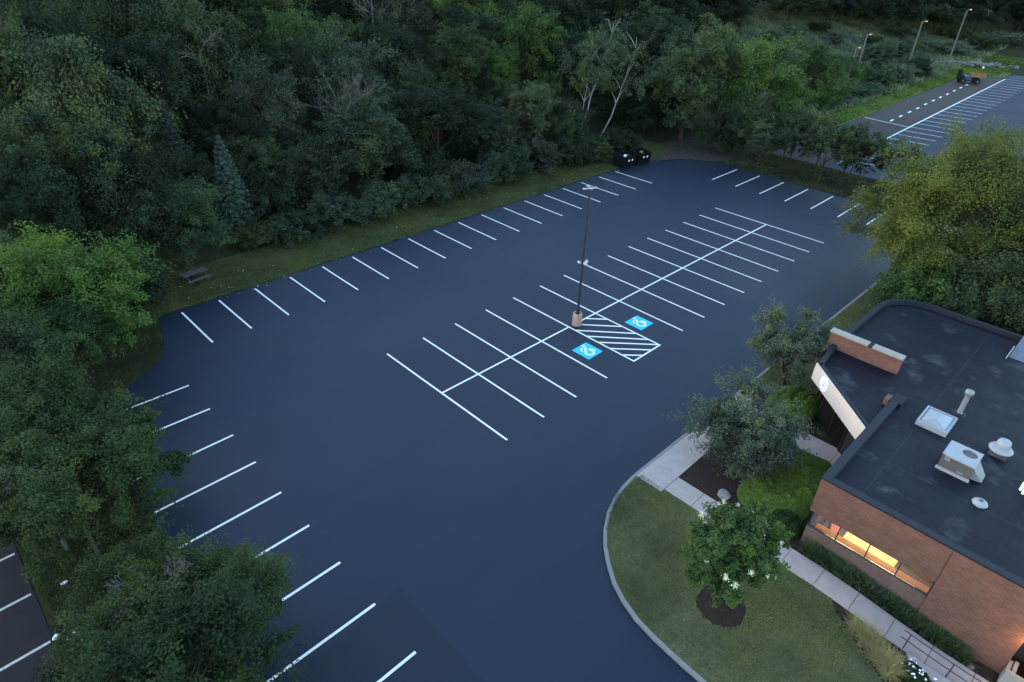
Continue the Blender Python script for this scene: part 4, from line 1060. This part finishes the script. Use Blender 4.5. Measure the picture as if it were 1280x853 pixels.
# raised brick wing wall through the roof
q = MB(); q.box(15.95, 16.28, -24.05, -20.3, 3.1, 4.62); ww_ = q.build('wing_wall', M['brick'], B)
q = MB(); q.box(15.88, 16.35, -22.28, -20.24, 4.62, 4.72); q.box(15.88, 16.35, -24.1, -22.52, 4.62, 4.72); q.build('wing_coping', M['palecoping'], ww_)
q = MB(); q.box(15.885, 16.345, -22.51, -22.29, 4.62, 4.70); q.build('coping_joint', M['coping'], ww_)
q = MB(); q.box(13.0, 13.9, -25.25, -24.75, ZR - .01, 3.9); q.build('roof_curb', M['coping'], B)
q = MB(); q.box(12.75, 13.25, -24.72, -24.5, ZR - .01, Z1 + .02); q.build('brick_stub', M['brick'], B)
# entrance recess past the corner of the front wall
q = MB(); q.box(5.32, 6.6, -36.2, -33.0, 2.3, 2.4); q.box(6.4, 6.6, -36.2, -33, -.6, 2.4); q.build('recess_panel', M['greymetal'], B)
q = MB(); q.box(4.55, 5.2, -33.14, -33.02, -.5, .42); q.box(4.45, 4.55, -36, -33.02, -.5, .55); q.box(4.55, 5.2, -33.3, -33.18, .42, .5); q.build('entrance_frame', M['palecoping'], B)
# skylight (a part of the roof)
q = MB()
x0, x1, y0, y1 = 12.3, 13.95, -27.52, -26.18
q.box(x0, x1, y0, y0 + .09, ZR, ZR + .26); q.box(x0, x1, y1 - .09, y1, ZR, ZR + .26); q.box(x0, x0 + .09, y0 + .09, y1 - .09, ZR, ZR + .26); q.box(x1 - .09, x1, y0 + .09, y1 - .09, ZR, ZR + .26)
sk = q.build('skylight', M['whitemetal'], B)
q = MB(); a, b_ = (x0 + .09, x1 - .09), (y0 + .09, y1 - .09); ym = (y0 + y1) / 2; z = ZR + .2
q.add([(a[0], b_[0], z), (a[1], b_[0], z), (a[1], b_[1], z), (a[0], b_[1], z), (a[0] + .45, ym, z + .28), (a[1] - .45, ym, z + .28)], [(0, 1, 5, 4), (1, 2, 5), (2, 3, 4, 5), (3, 0, 4)])
q.build('glazing', M['skylight'], sk)

# ------------------------------------------------------------------ things on the roof
rt = thing('rooftop_unit', 'pale square rooftop unit with a round fan opening beside the skylight', 'rooftop unit', (10.45, -28.5, ZR))
def rbox(q, *a): q.box(*a)
Mx = None
q = MB(); q.box(-.62, .62, -.62, .62, .12, .74); q.build('cabinet', M['greymetal'], rt, .012)
q = MB()
n = 28; fc = (.22, -.22); fr0 = .30
outer = [(-.64, -.64), (.64, -.64), (.64, .64), (-.64, .64)]
sq = []
for i in range(n):
    a = 2 * math.pi * i / n; dx, dy = math.cos(a), math.sin(a)
    tx = ((.64 if dx > 0 else -.64) - fc[0]) / dx if abs(dx) > 1e-6 else 1e9; ty = ((.64 if dy > 0 else -.64) - fc[1]) / dy if abs(dy) > 1e-6 else 1e9
    t = min(tx, ty); sq.append((fc[0] + dx * t, fc[1] + dy * t))
inn = [(fc[0] + fr0 * math.cos(2 * math.pi * i / n), fc[1] + fr0 * math.sin(2 * math.pi * i / n)) for i in range(n)]
zt = .80
vs = [(x, y, zt) for x, y in sq] + [(x, y, zt) for x, y in inn] + [(x, y, zt - .36) for x, y in inn] + [(x, y, .745) for x, y in sq]
fs = [(i, (i + 1) % n, n + (i + 1) % n, n + i) for i in range(n)] + [(n + i, n + (i + 1) % n, 2 * n + (i + 1) % n, 2 * n + i) for i in range(n)] + [(3 * n + i, 3 * n + (i + 1) % n, (i + 1) % n, i) for i in range(n)]
for cx_, cy_ in outer:   # fill the corners the radial fan cuts off
    pass
q.add(vs, fs)
for k in range(4):
    cx_, cy_ = outer[k]
    j = min(range(n), key=lambda i: math.atan2(sq[i][1] - fc[1], sq[i][0] - fc[0]) % (2 * math.pi) - math.atan2(cy_ - fc[1], cx_ - fc[0]) % (2 * math.pi) if (math.atan2(sq[i][1] - fc[1], sq[i][0] - fc[0]) % (2 * math.pi)) >= (math.atan2(cy_ - fc[1], cx_ - fc[0]) % (2 * math.pi)) else 99)
    q.add([(sq[j][0], sq[j][1], zt), (sq[j - 1][0], sq[j - 1][1], zt), (cx_, cy_, zt)], [(0, 2, 1)])
q.build('top_panel', M['whitemetal'], rt)
q = MB(); q.lathe([(.0, .42), (.29, .42)], 20, (fc[0], fc[1], 0)); fan = q.build('fan', M['blacksteel'], rt)
q = MB()
for k in range(5):
    a = k * 2 * math.pi / 5; q.bar((fc[0] + .05 * math.cos(a), fc[1] + .05 * math.sin(a), .47), (fc[0] + .26 * math.cos(a), fc[1] + .26 * math.sin(a), .49), .12, .01)
q.lathe([(.06, .45), (.06, .52)], 10, (fc[0], fc[1], 0)); q.build('blade', M['pole'], fan)
q = MB(); q.box(-.70, -.60, -.66, .66, 0, .12); q.box(.60, .70, -.66, .66, 0, .12); q.build('rail', M['whitemetal'], rt)
q = MB(); q.box(-.64, -.62, -.35, -.12, .2, .28); q.build('label_plate', M['metal'], rt)
q = MB(); q.box(-.66, -.625, .28, .5, .55, .72); q.build('disconnect_box', M['metal'], rt)
q = MB(); q.add([(-.5, -.622, .1), (.35, -.622, .1), (.35, -.622, .62), (-.5, -.622, .62), (-.4, -1.05, .1), (.25, -1.05, .1)], [(0, 1, 2, 3)[::-1], (0, 3, 4), (1, 5, 2), (3, 2, 5, 4), (0, 4, 5, 1)]); q.build('intake_hood', M['metal'], rt)

vp = thing('vent_pipe', 'tall grey capped vent pipe standing beyond the skylight', 'vent pipe', (14.85, -27.4, ZR))
q = MB(); q.lathe([(.17, 0), (.13, .08), (.115, .12), (.115, 1.15)], 16); q.build('pipe', M['metal'], vp)
q = MB(); q.lathe([(.12, 1.14), (.19, 1.16), (.19, 1.36), (.0, 1.42)], 16); q.build('cap', M['metal'], vp)
q = MB(); q.lathe([(.30, .0), (.28, .02), (.17, .06)], 16); q.build('flashing', M['coping'], vp)
ef = thing('exhaust_fan', 'pale mushroom-shaped exhaust fan right of the rooftop unit', 'exhaust fan', (12.9, -29.55, ZR))
q = MB(); q.box(-.36, .36, -.36, .36, 0, .18); q.build('curb', M['greymetal'], ef)
q = MB(); q.lathe([(.34, .18), (.47, .24), (.49, .30), (.44, .36), (.30, .44), (.28, .44)], 24); q.build('shroud', M['whitemetal'], ef)
q = MB(); q.lathe([(.29, .44), (.28, .62), (.24, .76), (.14, .80), (0, .81)], 24); q.build('motor_cover', M['whitemetal'], ef)
dv = thing('dome_vent', 'small round white dome vent near the front parapet', 'dome vent', (8.75, -29.85, ZR))
q = MB(); q.lathe([(.26, 0), (.30, .06), (.26, .13), (.14, .19), (.07, .20)], 24); q.build('dome', M['whitemetal'], dv)
q = MB(); q.lathe([(.085, .195), (.085, .215), (0, .22)], 16); q.build('cap', M['greymetal'], dv)
pv = thing('pipe_cluster', 'white pipe fittings beside a grey box at the right frame edge', 'roof pipes', (11.0, -30.95, ZR))
q = MB(); q.tube([(0, .1, 0), (0, .1, .35), (.1, .05, .48), (.3, -.1, .48)], .09, 10); q.tube([(-.2, .0, 0), (-.2, 0, .22), (-.15, -.15, .3)], .06, 8); q.build('pipe', M['signwhite'], pv)
q = MB(); q.box(-.2, .6, -1.0, -.25, .05, .42); q.build('box', M['greymetal'], pv, .01)
rh = thing('sloping_hood', 'blue-grey sloping sheet hood at the rear roof edge by the frame edge', 'roof hood', (24.0, -28.3, ZR))
q = MB(); q.add([(-1.4, .55, 0.02), (1.0, .45, .9), (1.0, -.5, .9), (-1.4, -.4, .02), (1.0, .45, 0), (1.0, -.5, 0)], [(0, 3, 2, 1), (0, 1, 4), (3, 5, 2), (1, 2, 5, 4), (0, 4, 5, 3)]); q.build('sheet', M['bluegrey'], rh)
q = MB(); q.bar((-1.7, .62, .03), (-.7, .58, .42), .05, .05); q.build('edge_strip', M['palecoping'], rh)

# ------------------------------------------------------------------ handrail, wall cap, stone
hr = thing('handrail', 'dark two-rail steel handrail on the walk beside the brick wall', 'handrail', (3.22, -30.4, gzf(3.2, -30.4) + .135))
def hz_(y): return gzf(3.2, y) - gzf(3.2, -30.4)
for yy in (-30.05, -31.6, -33.1):
    q = MB(); q.tube([(0, yy + 30.4, hz_(yy)), (0, yy + 30.4, hz_(yy) + .92)], .022, 8); q.build('post', M['rail'], hr)
for h_ in (.9, .5):
    q = MB(); q.tube([(0, -29.8 + 30.4, hz_(-29.8) + h_)] + [(0, y + 30.4, hz_(y) + h_) for y in (-30.4, -31.2, -32, -33.4)], .022, 8); q.build('rail', M['rail'], hr)
rw = thing('retaining_wall', 'low pale concrete retaining wall at the bottom edge below the handrail', 'wall', (2.85, -31.2, gzf(2.8, -31.2)))
q = MB(); q.prism([(.2, 1.0), (-.15, .8), (-.25, .3), (-.3, -4), (.2, -4)], -.5, .36); q.build('wall_body', M['concrete'], rw, .02)
st = thing('garden_stone', 'pale stone at the end of the strap-leaved border', 'stone', (4.5, -32.15, gzf(4.5, -32.15) + .1))
def rock(seed, r0, sq=(1, 1, .7)):
    bm = bmesh.new(); bmesh.ops.create_icosphere(bm, subdivisions=2, radius=r0); rr = random.Random(seed)
    for v in bm.verts: v.co *= rr.uniform(.82, 1.15); v.co.x *= sq[0]; v.co.y *= sq[1]; v.co.z = max(v.co.z * sq[2], -r0 * .2)
    me = bpy.data.meshes.new('rock'); bm.to_mesh(me); bm.free(); return me
me = rock(1, .15); me.materials.append(M['rubble']); link('stone_body', me, st)
st = thing('boulder', 'grey boulder half hidden between the leaning crabapple and the lilac', 'stone', (4.95, -21.05, .1))
me = rock(2, .34); me.materials.append(M['stone']); link('boulder_body', me, st)

# ------------------------------------------------------------------ light pole in the lot
lp = thing('lot_light_pole', 'tall dark light pole on a round concrete base by the hatched aisle', 'light pole', (11.83, -5.6, 0))
q = MB(); q.lathe([(.33, 0), (.33, .86), (.30, .9), (0, .9)], 24); q.build('concrete_base', M['base'], lp)
q = MB(); q.box(-.17, .17, -.17, .17, .9, .93); q.lathe([(.10, .93), (.10, 1.2), (.085, 1.25)], 10); q.build('base_plate', M['pole'], lp)
q = MB(); q.tube([(0, 0, .93), (0, 0, 9.7)], [.085, .062], 10); q.build('pole', M['pole'], lp)
q = MB(); q.bar((-.30, .14, 9.72), (.30, -.14, 9.72), .05, .05); q.bar((-.12, -.25, 9.76), (.12, .25, 9.76), .05, .05); q.build('cross_arm', M['lamphead'], lp)
for (a, b_) in ((-.36, .16), (.36, -.16), (.16, .32)):
    q = MB(); q.box(-.085, .085, -.055, .055, 9.69, 9.77, M=Matrix.Translation((a, b_, 0)) @ Matrix.Rotation(-.4, 4, 'Z')); o = q.build('lamp_head', M['lamphead'], lp, .02)
for (a, b_, tl) in ((-.20, .12, .5), (.22, -.10, -.5), (-.05, -.25, .2)):
    q = MB(); Mx = Matrix.Translation((a, b_, 4.75)) @ Matrix.Rotation(tl, 4, 'Y') @ Matrix.Rotation(.6, 4, 'X')
    q.box(-.13, .13, -.10, .10, -.05, .05, M=Mx); q.build('floodlight', M['lamphead'], lp, .015)
    
# ------------------------------------------------------------------ dumpsters
def dumpster(x, y, rz, label, heap):
    o = thing('dumpster', label, 'dumpster', (x, y, 0), rz, 'black dumpsters')
    w, dd, h = 1.0, .85, 1.25; q = MB()
    # tapered tub with open top
    bt = [(-w, -dd * .82, .12), (w, -dd * .82, .12), (w, dd, .12), (-w, dd, .12)]; tp = [(-w, -dd, h), (w, -dd, h), (w, dd, h + .2), (-w, dd, h + .2)]
    ti = [(-w + .05, -dd + .05, h), (w - .05, -dd + .05, h), (w - .05, dd - .05, h + .2), (-w + .05, dd - .05, h + .2)]
    bi = [(-w + .05, -dd * .82 + .05, .3), (w - .05, -dd * .82 + .05, .3), (w - .05, dd - .05, .3), (-w + .05, dd - .05, .3)]
    vs = bt + tp + ti + bi
    fs = [(3, 2, 1, 0)] + [(i, (i + 1) % 4, 4 + (i + 1) % 4, 4 + i) for i in range(4)] + [(4 + i, 4 + (i + 1) % 4, 8 + (i + 1) % 4, 8 + i) for i in range(4)] + [(8 + i, 8 + (i + 1) % 4, 12 + (i + 1) % 4, 12 + i) for i in range(4)] + [(12, 13, 14, 15)]
    q.add(vs, fs); q.box(-w - .06, -w, -dd * .5, dd * .5, .7, .86); q.box(w, w + .06, -dd * .5, dd * .5, .7, .86)
    for xx in (-.6, 0, .6): q.box(xx - .04, xx + .04, -dd - .03, -dd + .02, .4, h - .05)
    q.build('tub', M['blacksteel'], o)
    q = MB(); q.box(-w, w, dd + .02, dd + .06, h - .75, h + .22); q.build('lid', M['black'], o)
    for sx in (-.28, .28): q = MB(); q.box(sx - .10, sx + .10, -dd - .05, -dd - .032, .84, 1.02); q.build('sticker', M['signwhite'], o)
    for sx in (-.8, .8):
        for sy in (-.55, .65): q = MB(); q.lathe([(.09, -.03), (.09, .03)], 10, (0, 0, 0)); c_ = q.build('wheel', M['black'], o); c_.location = (sx, sy, .09); c_.rotation_euler = (R_(90), 0, 0)
    rr = random.Random(heap); q = MB()
    for k in range(7): 
        bx, by = rr.uniform(-.7, .7), rr.uniform(-.45, .5); s = rr.uniform(.14, .28)
        q.lathe([(s * .6, -.3), (s, 0), (s * .8, s * .7), (s * .2, s * 1.1)], 8, (bx, by, h - .15))
    q.build('trash_bags', M['black'], o)
    q = MB(); q.box(-.25, .1, -.3, .05, h - .02, h + .12, M=Matrix.Rotation(.4, 4, 'Z')); q.build('cardboard', plain('cardboard', (.2, .15, .1), .9), o)
    if heap == 1: q = MB(); q.lathe([(.1, 0), (.2, .1), (.14, .22), (.03, .28)], 9, (-.45, -.35, h)); q.build('white_bag', M['litterw'], o)
    return o
dumpster(42.6, 14.0, R_(-4), 'black steel dumpster, left one of two, heaped with bags at the lot corner', 1)
dumpster(45.1, 13.7, R_(-8), 'black steel dumpster, right one of two, nearer the brown litter bed', 2)

# ------------------------------------------------------------------ picnic table
pt = thing('picnic_table', 'weathered grey picnic table on the grass at the dark wood edge', 'picnic table', (-4.95, 17.35, 0.02), R_(8))
q = MB()
for k in range(5): q.box(-.92, .92, -.37 + k * .15, -.24 + k * .15, .72, .76)
q.build('tabletop', M['planks'], pt)
for s in (-1, 1):
    q = MB()
    for k in range(2): q.box(-.92, .92, s * .72 - .14 + k * .145, s * .72 - .01 + k * .145, .42, .46)
    q.build('bench', M['planks'], pt)
    q = MB(); xx = s * .68
    q.bar((xx, -.62, 0), (xx, -.18, .72), .09, .04, up=(1, 0, 0)); q.bar((xx, .62, 0), (xx, .18, .72), .09, .04, up=(1, 0, 0)); q.bar((xx + .045, -.85, .395), (xx + .045, .85, .395), .04, .09); q.build('frame', M['planks'], pt)

# ------------------------------------------------------------------ litter
def litter(x, y, s, label, m, seed, z=0.05):
    me = rock(seed, s, (1.4, .8, .45)); me.materials.append(m); o = bpy.data.objects.new('litter', me); C.objects.link(o); o.location = (x, y, z + s * .1); o.scale = (.7, .7, .7); o.rotation_euler = (0, 0, seed)
    return tag(o, label, 'litter', 'bits of litter')
litter(-19.45, -5.2, .13, 'white scrap of litter lying on the island grass', M['litterw'], 3)
litter(-20.35, -7.65, .17, 'pale scrap of litter at the edge of the worn side lot', M['litterw'], 4)
litter(-19.8, -7.95, .12, 'pale blue litter, right one of two on the grass below', M['litterb'], 5)
litter(-20.05, -8.05, .10, 'grey-white litter, left one of two on the grass below', M['litterw'], 6)

r = rng(77); n_ = 150; x = r.uniform(-8, 44, n_); y = 13.1 + np.abs(r.normal(size=n_)) * 1.9
P = np.stack([x, y, gz(x, y) + np.where(y > 13.9, .10, .02)], 1); V, Q = leaf_quads(P, unit(r.normal(size=(n_, 3)) * .3 + np.array([0, 0, 1])), .13, r, .7)
fl_ = bpy.data.objects.new('fallen_leaves', mesh_np('fallen_leaves', V, Q, plain('dry_leaf', (.30, .27, .17), .9, .4, 8))); C.objects.link(fl_); tag(fl_, kind='stuff')
# ------------------------------------------------------------------ far poles, machine, rubble, lights behind trees
def far_pole(x, y, h, arm, label, lit=True):
    o = thing('far_light_pole', label, 'light pole', (x, y, gzf(x, y)), 0, 'light poles along the far road')
    q = MB(); q.tube([(0, 0, -.2), (0, 0, h)], [.17, .11], 8); q.build('pole', M['polewood'], o)
    q = MB(); q.tube([(0, 0, h - .1), (arm * .5, -arm * .6, h + .25), (arm, -arm, h + .25)], .07, 6); q.build('arm', M['polewood'], o)
    q = MB(); q.box(arm - .3, arm + .3, -arm - .2, -arm + .2, h + .14, h + .32); q.build('lamp_head', M['pole'], o)
    if lit:
        q = MB(); q.box(arm - .2, arm + .2, -arm - .14, -arm + .14, h + .08, h + .138); q.build('lens', M['warmglow'], o)
    return o
far_pole(164, 14.8, 10.0, .5, 'grey light pole with lit head, rightmost beyond the far road')
far_pole(138.7, 15.6, 9.2, .5, 'grey light pole with lit head, left of the rightmost one')
far_pole(124.4, 20.2, 7.2, .4, 'dark light pole standing in the brush slope', True)
far_pole(113.5, 17.6, 6.2, .4, 'short light pole poking out of the right bright tree', True)

ma = thing('work_machine', 'small dark work machine with yellow-brown bed parked at the far road end', 'work machine', (136.2, 3.6, .012), R_(-58))
q = MB(); q.box(-1.6, 1.6, -.8, .8, .55, 1.05); q.box(-2.0, -1.2, -.75, .75, .6, 1.5); q.build('chassis', M['black'], ma, .04)
q = MB(); q.box(-1.1, .2, -.82, .82, .7, 1.35); q.build('engine_cover', M['machblue'], ma, .05)
q = MB(); q.box(.1, 2.4, -1.0, 1.0, 1.3, 1.42); q.box(.1, .2, -1.0, 1.0, 1.42, 1.85); q.box(2.3, 2.4, -1, 1, 1.42, 1.85); q.box(.2, 2.3, -1, -.92, 1.42, 1.85); q.box(.2, 2.3, .92, 1, 1.42, 1.85); q.build('bed', M['rust'], ma)
q = MB(); q.box(-2.1, -1.6, -.5, .5, 1.5, 2.4); q.build('seat', M['black'], ma, .05)
q = MB(); q.tube([(2.0, .8, 1.8), (2.0, .8, 2.7)], .05, 6); q.build('beacon_post', M['rust'], ma)
q = MB(); q.lathe([(.16, 2.7), (.16, 2.95), (0, 3.0)], 10, (2.0, .8, 0)); q.build('beacon', M['litterw'], ma)
for sx in (-1.2, 1.3):
    for sy in (-.9, .9):
        q = MB(); q.lathe([(.5, -.16), (.5, .16)], 16); w_ = q.build('wheel', M['black'], ma); w_.location = (sx, sy, .5); w_.rotation_euler = (R_(90), 0, 0)
        q = MB(); q.lathe([(.22, -.18), (.22, .18)], 12); h_ = q.build('rim', M['greymetal'], w_)
rb_ = thing('rubble_heap', 'long pale heap of broken concrete on the far grass', 'rubble', (160.5, 9.5, .02), 0)
rr = random.Random(8)
bm = bmesh.new()
for k in range(240):
    t = rr.gauss(0, .45); a = rr.uniform(0, 6.28)
    mt = bmesh.ops.create_icosphere(bm, subdivisions=1, radius=rr.uniform(.2, .65))
    off = Vector((t * 6 + rr.gauss(0, .9), -t * 7.5 + rr.gauss(0, .8), rr.uniform(0, .7) * math.exp(-abs(t))))
    for v in mt['verts']: v.co = Vector((v.co.x * rr.uniform(.8, 1.3), v.co.y * rr.uniform(.8, 1.2), v.co.z * .45)) + off
me = bpy.data.meshes.new('rubble'); bm.to_mesh(me); bm.free(); me.materials.append(M['rubble']); tag(link('broken_pieces', me, rb_), kind='stuff')

for (x, y, h, m, lab, s) in [(66.2, 8.3, 3.0, 'warmglow', 'warm glowing globe lamp seen through the leaves, brighter one', .15), (66.2, 6.6, 2.5, 'warmglow', 'warm glowing globe lamp low in the hedgerow leaves', .09), (64.0, 11.6, 3.2, 'redglow', 'dim red lamp seen between the left trees', .26)]:
    o = thing('globe_lamp', lab, 'lamp', (x, y, 0)); q = MB(); q.tube([(0, 0, -.1), (0, 0, h)], .06, 8); q.build('post', M['pole'], o)
    q = MB(); q.lathe([(.05, h), (s * .8, h + s * .3), (s, h + s), (s * .7, h + s * 1.7), (0, h + 2 * s)], 14); q.build('globe', M[m], o)

# ------------------------------------------------------------------ lights
W_ = bpy.data.worlds.new('World'); S.world = W_; W_.use_nodes = True
nt = W_.node_tree; nt.nodes.clear()
sky = nt.nodes.new('ShaderNodeTexSky'); sky.sky_type = 'NISHITA'; sky.sun_disc = False
SUN_EL, SUN_AZ = R_(8.0), R_(120)            # azimuth measured as a world angle from +x
sky.sun_elevation = SUN_EL; sky.sun_rotation = math.pi / 2 - SUN_AZ
sky.ozone_density = 1.1; sky.air_density = 1.0; sky.dust_density = 0.6
bg = nt.nodes.new('ShaderNodeBackground'); bg.inputs[1].default_value = 0.15
wo = nt.nodes.new('ShaderNodeOutputWorld')
nt.links.new(sky.outputs[0], bg.inputs[0]); nt.links.new(bg.outputs[0], wo.inputs[0])
L = bpy.data.lights.new('Sun', 'SUN'); L.energy = 0.02; L.angle = R_(60); L.color = (1.0, 0.86, 0.74)
so_ = bpy.data.objects.new('Sun', L); C.objects.link(so_)
dv_ = Vector((math.cos(SUN_AZ) * math.cos(SUN_EL), math.sin(SUN_AZ) * math.cos(SUN_EL), math.sin(SUN_EL)))
so_.rotation_euler = dv_.to_track_quat('Z', 'Y').to_euler()
def spot(name, loc, tgt, e, col, size, kind='SPOT', r=.1):
    l = bpy.data.lights.new(name, kind); l.energy = e; l.color = col
    if kind == 'SPOT': l.spot_size = size; l.spot_blend = .6
    l.shadow_soft_size = r
    o = bpy.data.objects.new(name, l); C.objects.link(o); o.location = loc
    o.rotation_euler = (Vector(loc) - Vector(tgt)).to_track_quat('Z', 'Y').to_euler(); return o
def area(name, loc, sx, sy, e, col):
    l = bpy.data.lights.new(name, 'AREA'); l.shape = 'RECTANGLE'; l.size = sx; l.size_y = sy; l.energy = e; l.color = col
    o = bpy.data.objects.new(name, l); C.objects.link(o); o.location = loc; return o
area('room_light', (6.4, -27.4, 2.84), 1.6, 4.0, 16, (1.0, .66, .30))
spot('wall_lamp_light', (4.7, -33.25, 1.75), (4.98, -32.4, 1.6), 7, (1.0, .5, .18), R_(160), 'POINT', .12)
for (x, y, h) in ((164, 14.8, 10.0), (138.7, 15.6, 9.2)):
    spot('pole_light', (x + .6, y - .7, gzf(x, y) + h + .0), (x, y, gzf(x, y) + h - 2), 6, (1.0, .72, .35), R_(120), 'POINT', .12)

# ------------------------------------------------------------------ camera
cam = bpy.data.cameras.new('Camera'); co = bpy.data.objects.new('Camera', cam); C.objects.link(co)
pitch, roll, yaw = R_(32.737724773847454), R_(2.1380850033882597), R_(44.68330225218379)
cy, sy, cp, sp_ = math.cos(yaw), math.sin(yaw), math.cos(pitch), math.sin(pitch)
fwd = Vector((cy * cp, sy * cp, -sp_)); right = Vector((sy, -cy, 0)); up = right.cross(fwd)
rx = math.cos(roll) * right + math.sin(roll) * up; ux = -math.sin(roll) * right + math.cos(roll) * up
mw = Matrix((( rx.x, ux.x, -fwd.x, -18.70855279), (rx.y, ux.y, -fwd.y, -29.58311864), (rx.z, ux.z, -fwd.z, 23.24219875), (0, 0, 0, 1)))
co.matrix_world = mw
cam.sensor_width = 36; cam.lens = 814.0467745697997 / 1280 * 36; cam.clip_start = .5; cam.clip_end = 3000
S.camera = co

S.view_settings.view_transform = 'Standard'; S.view_settings.look = 'None'; S.view_settings.gamma = 1; S.view_settings.use_curve_mapping = False
S.view_settings.exposure = 2.8
cyc = S.cycles
cyc.max_bounces = 6; cyc.diffuse_bounces = 3; cyc.glossy_bounces = 2; cyc.transmission_bounces = 3; cyc.transparent_max_bounces = 6
cyc.use_denoising = True; cyc.sample_clamp_indirect = 4.0
S.render.use_persistent_data = False
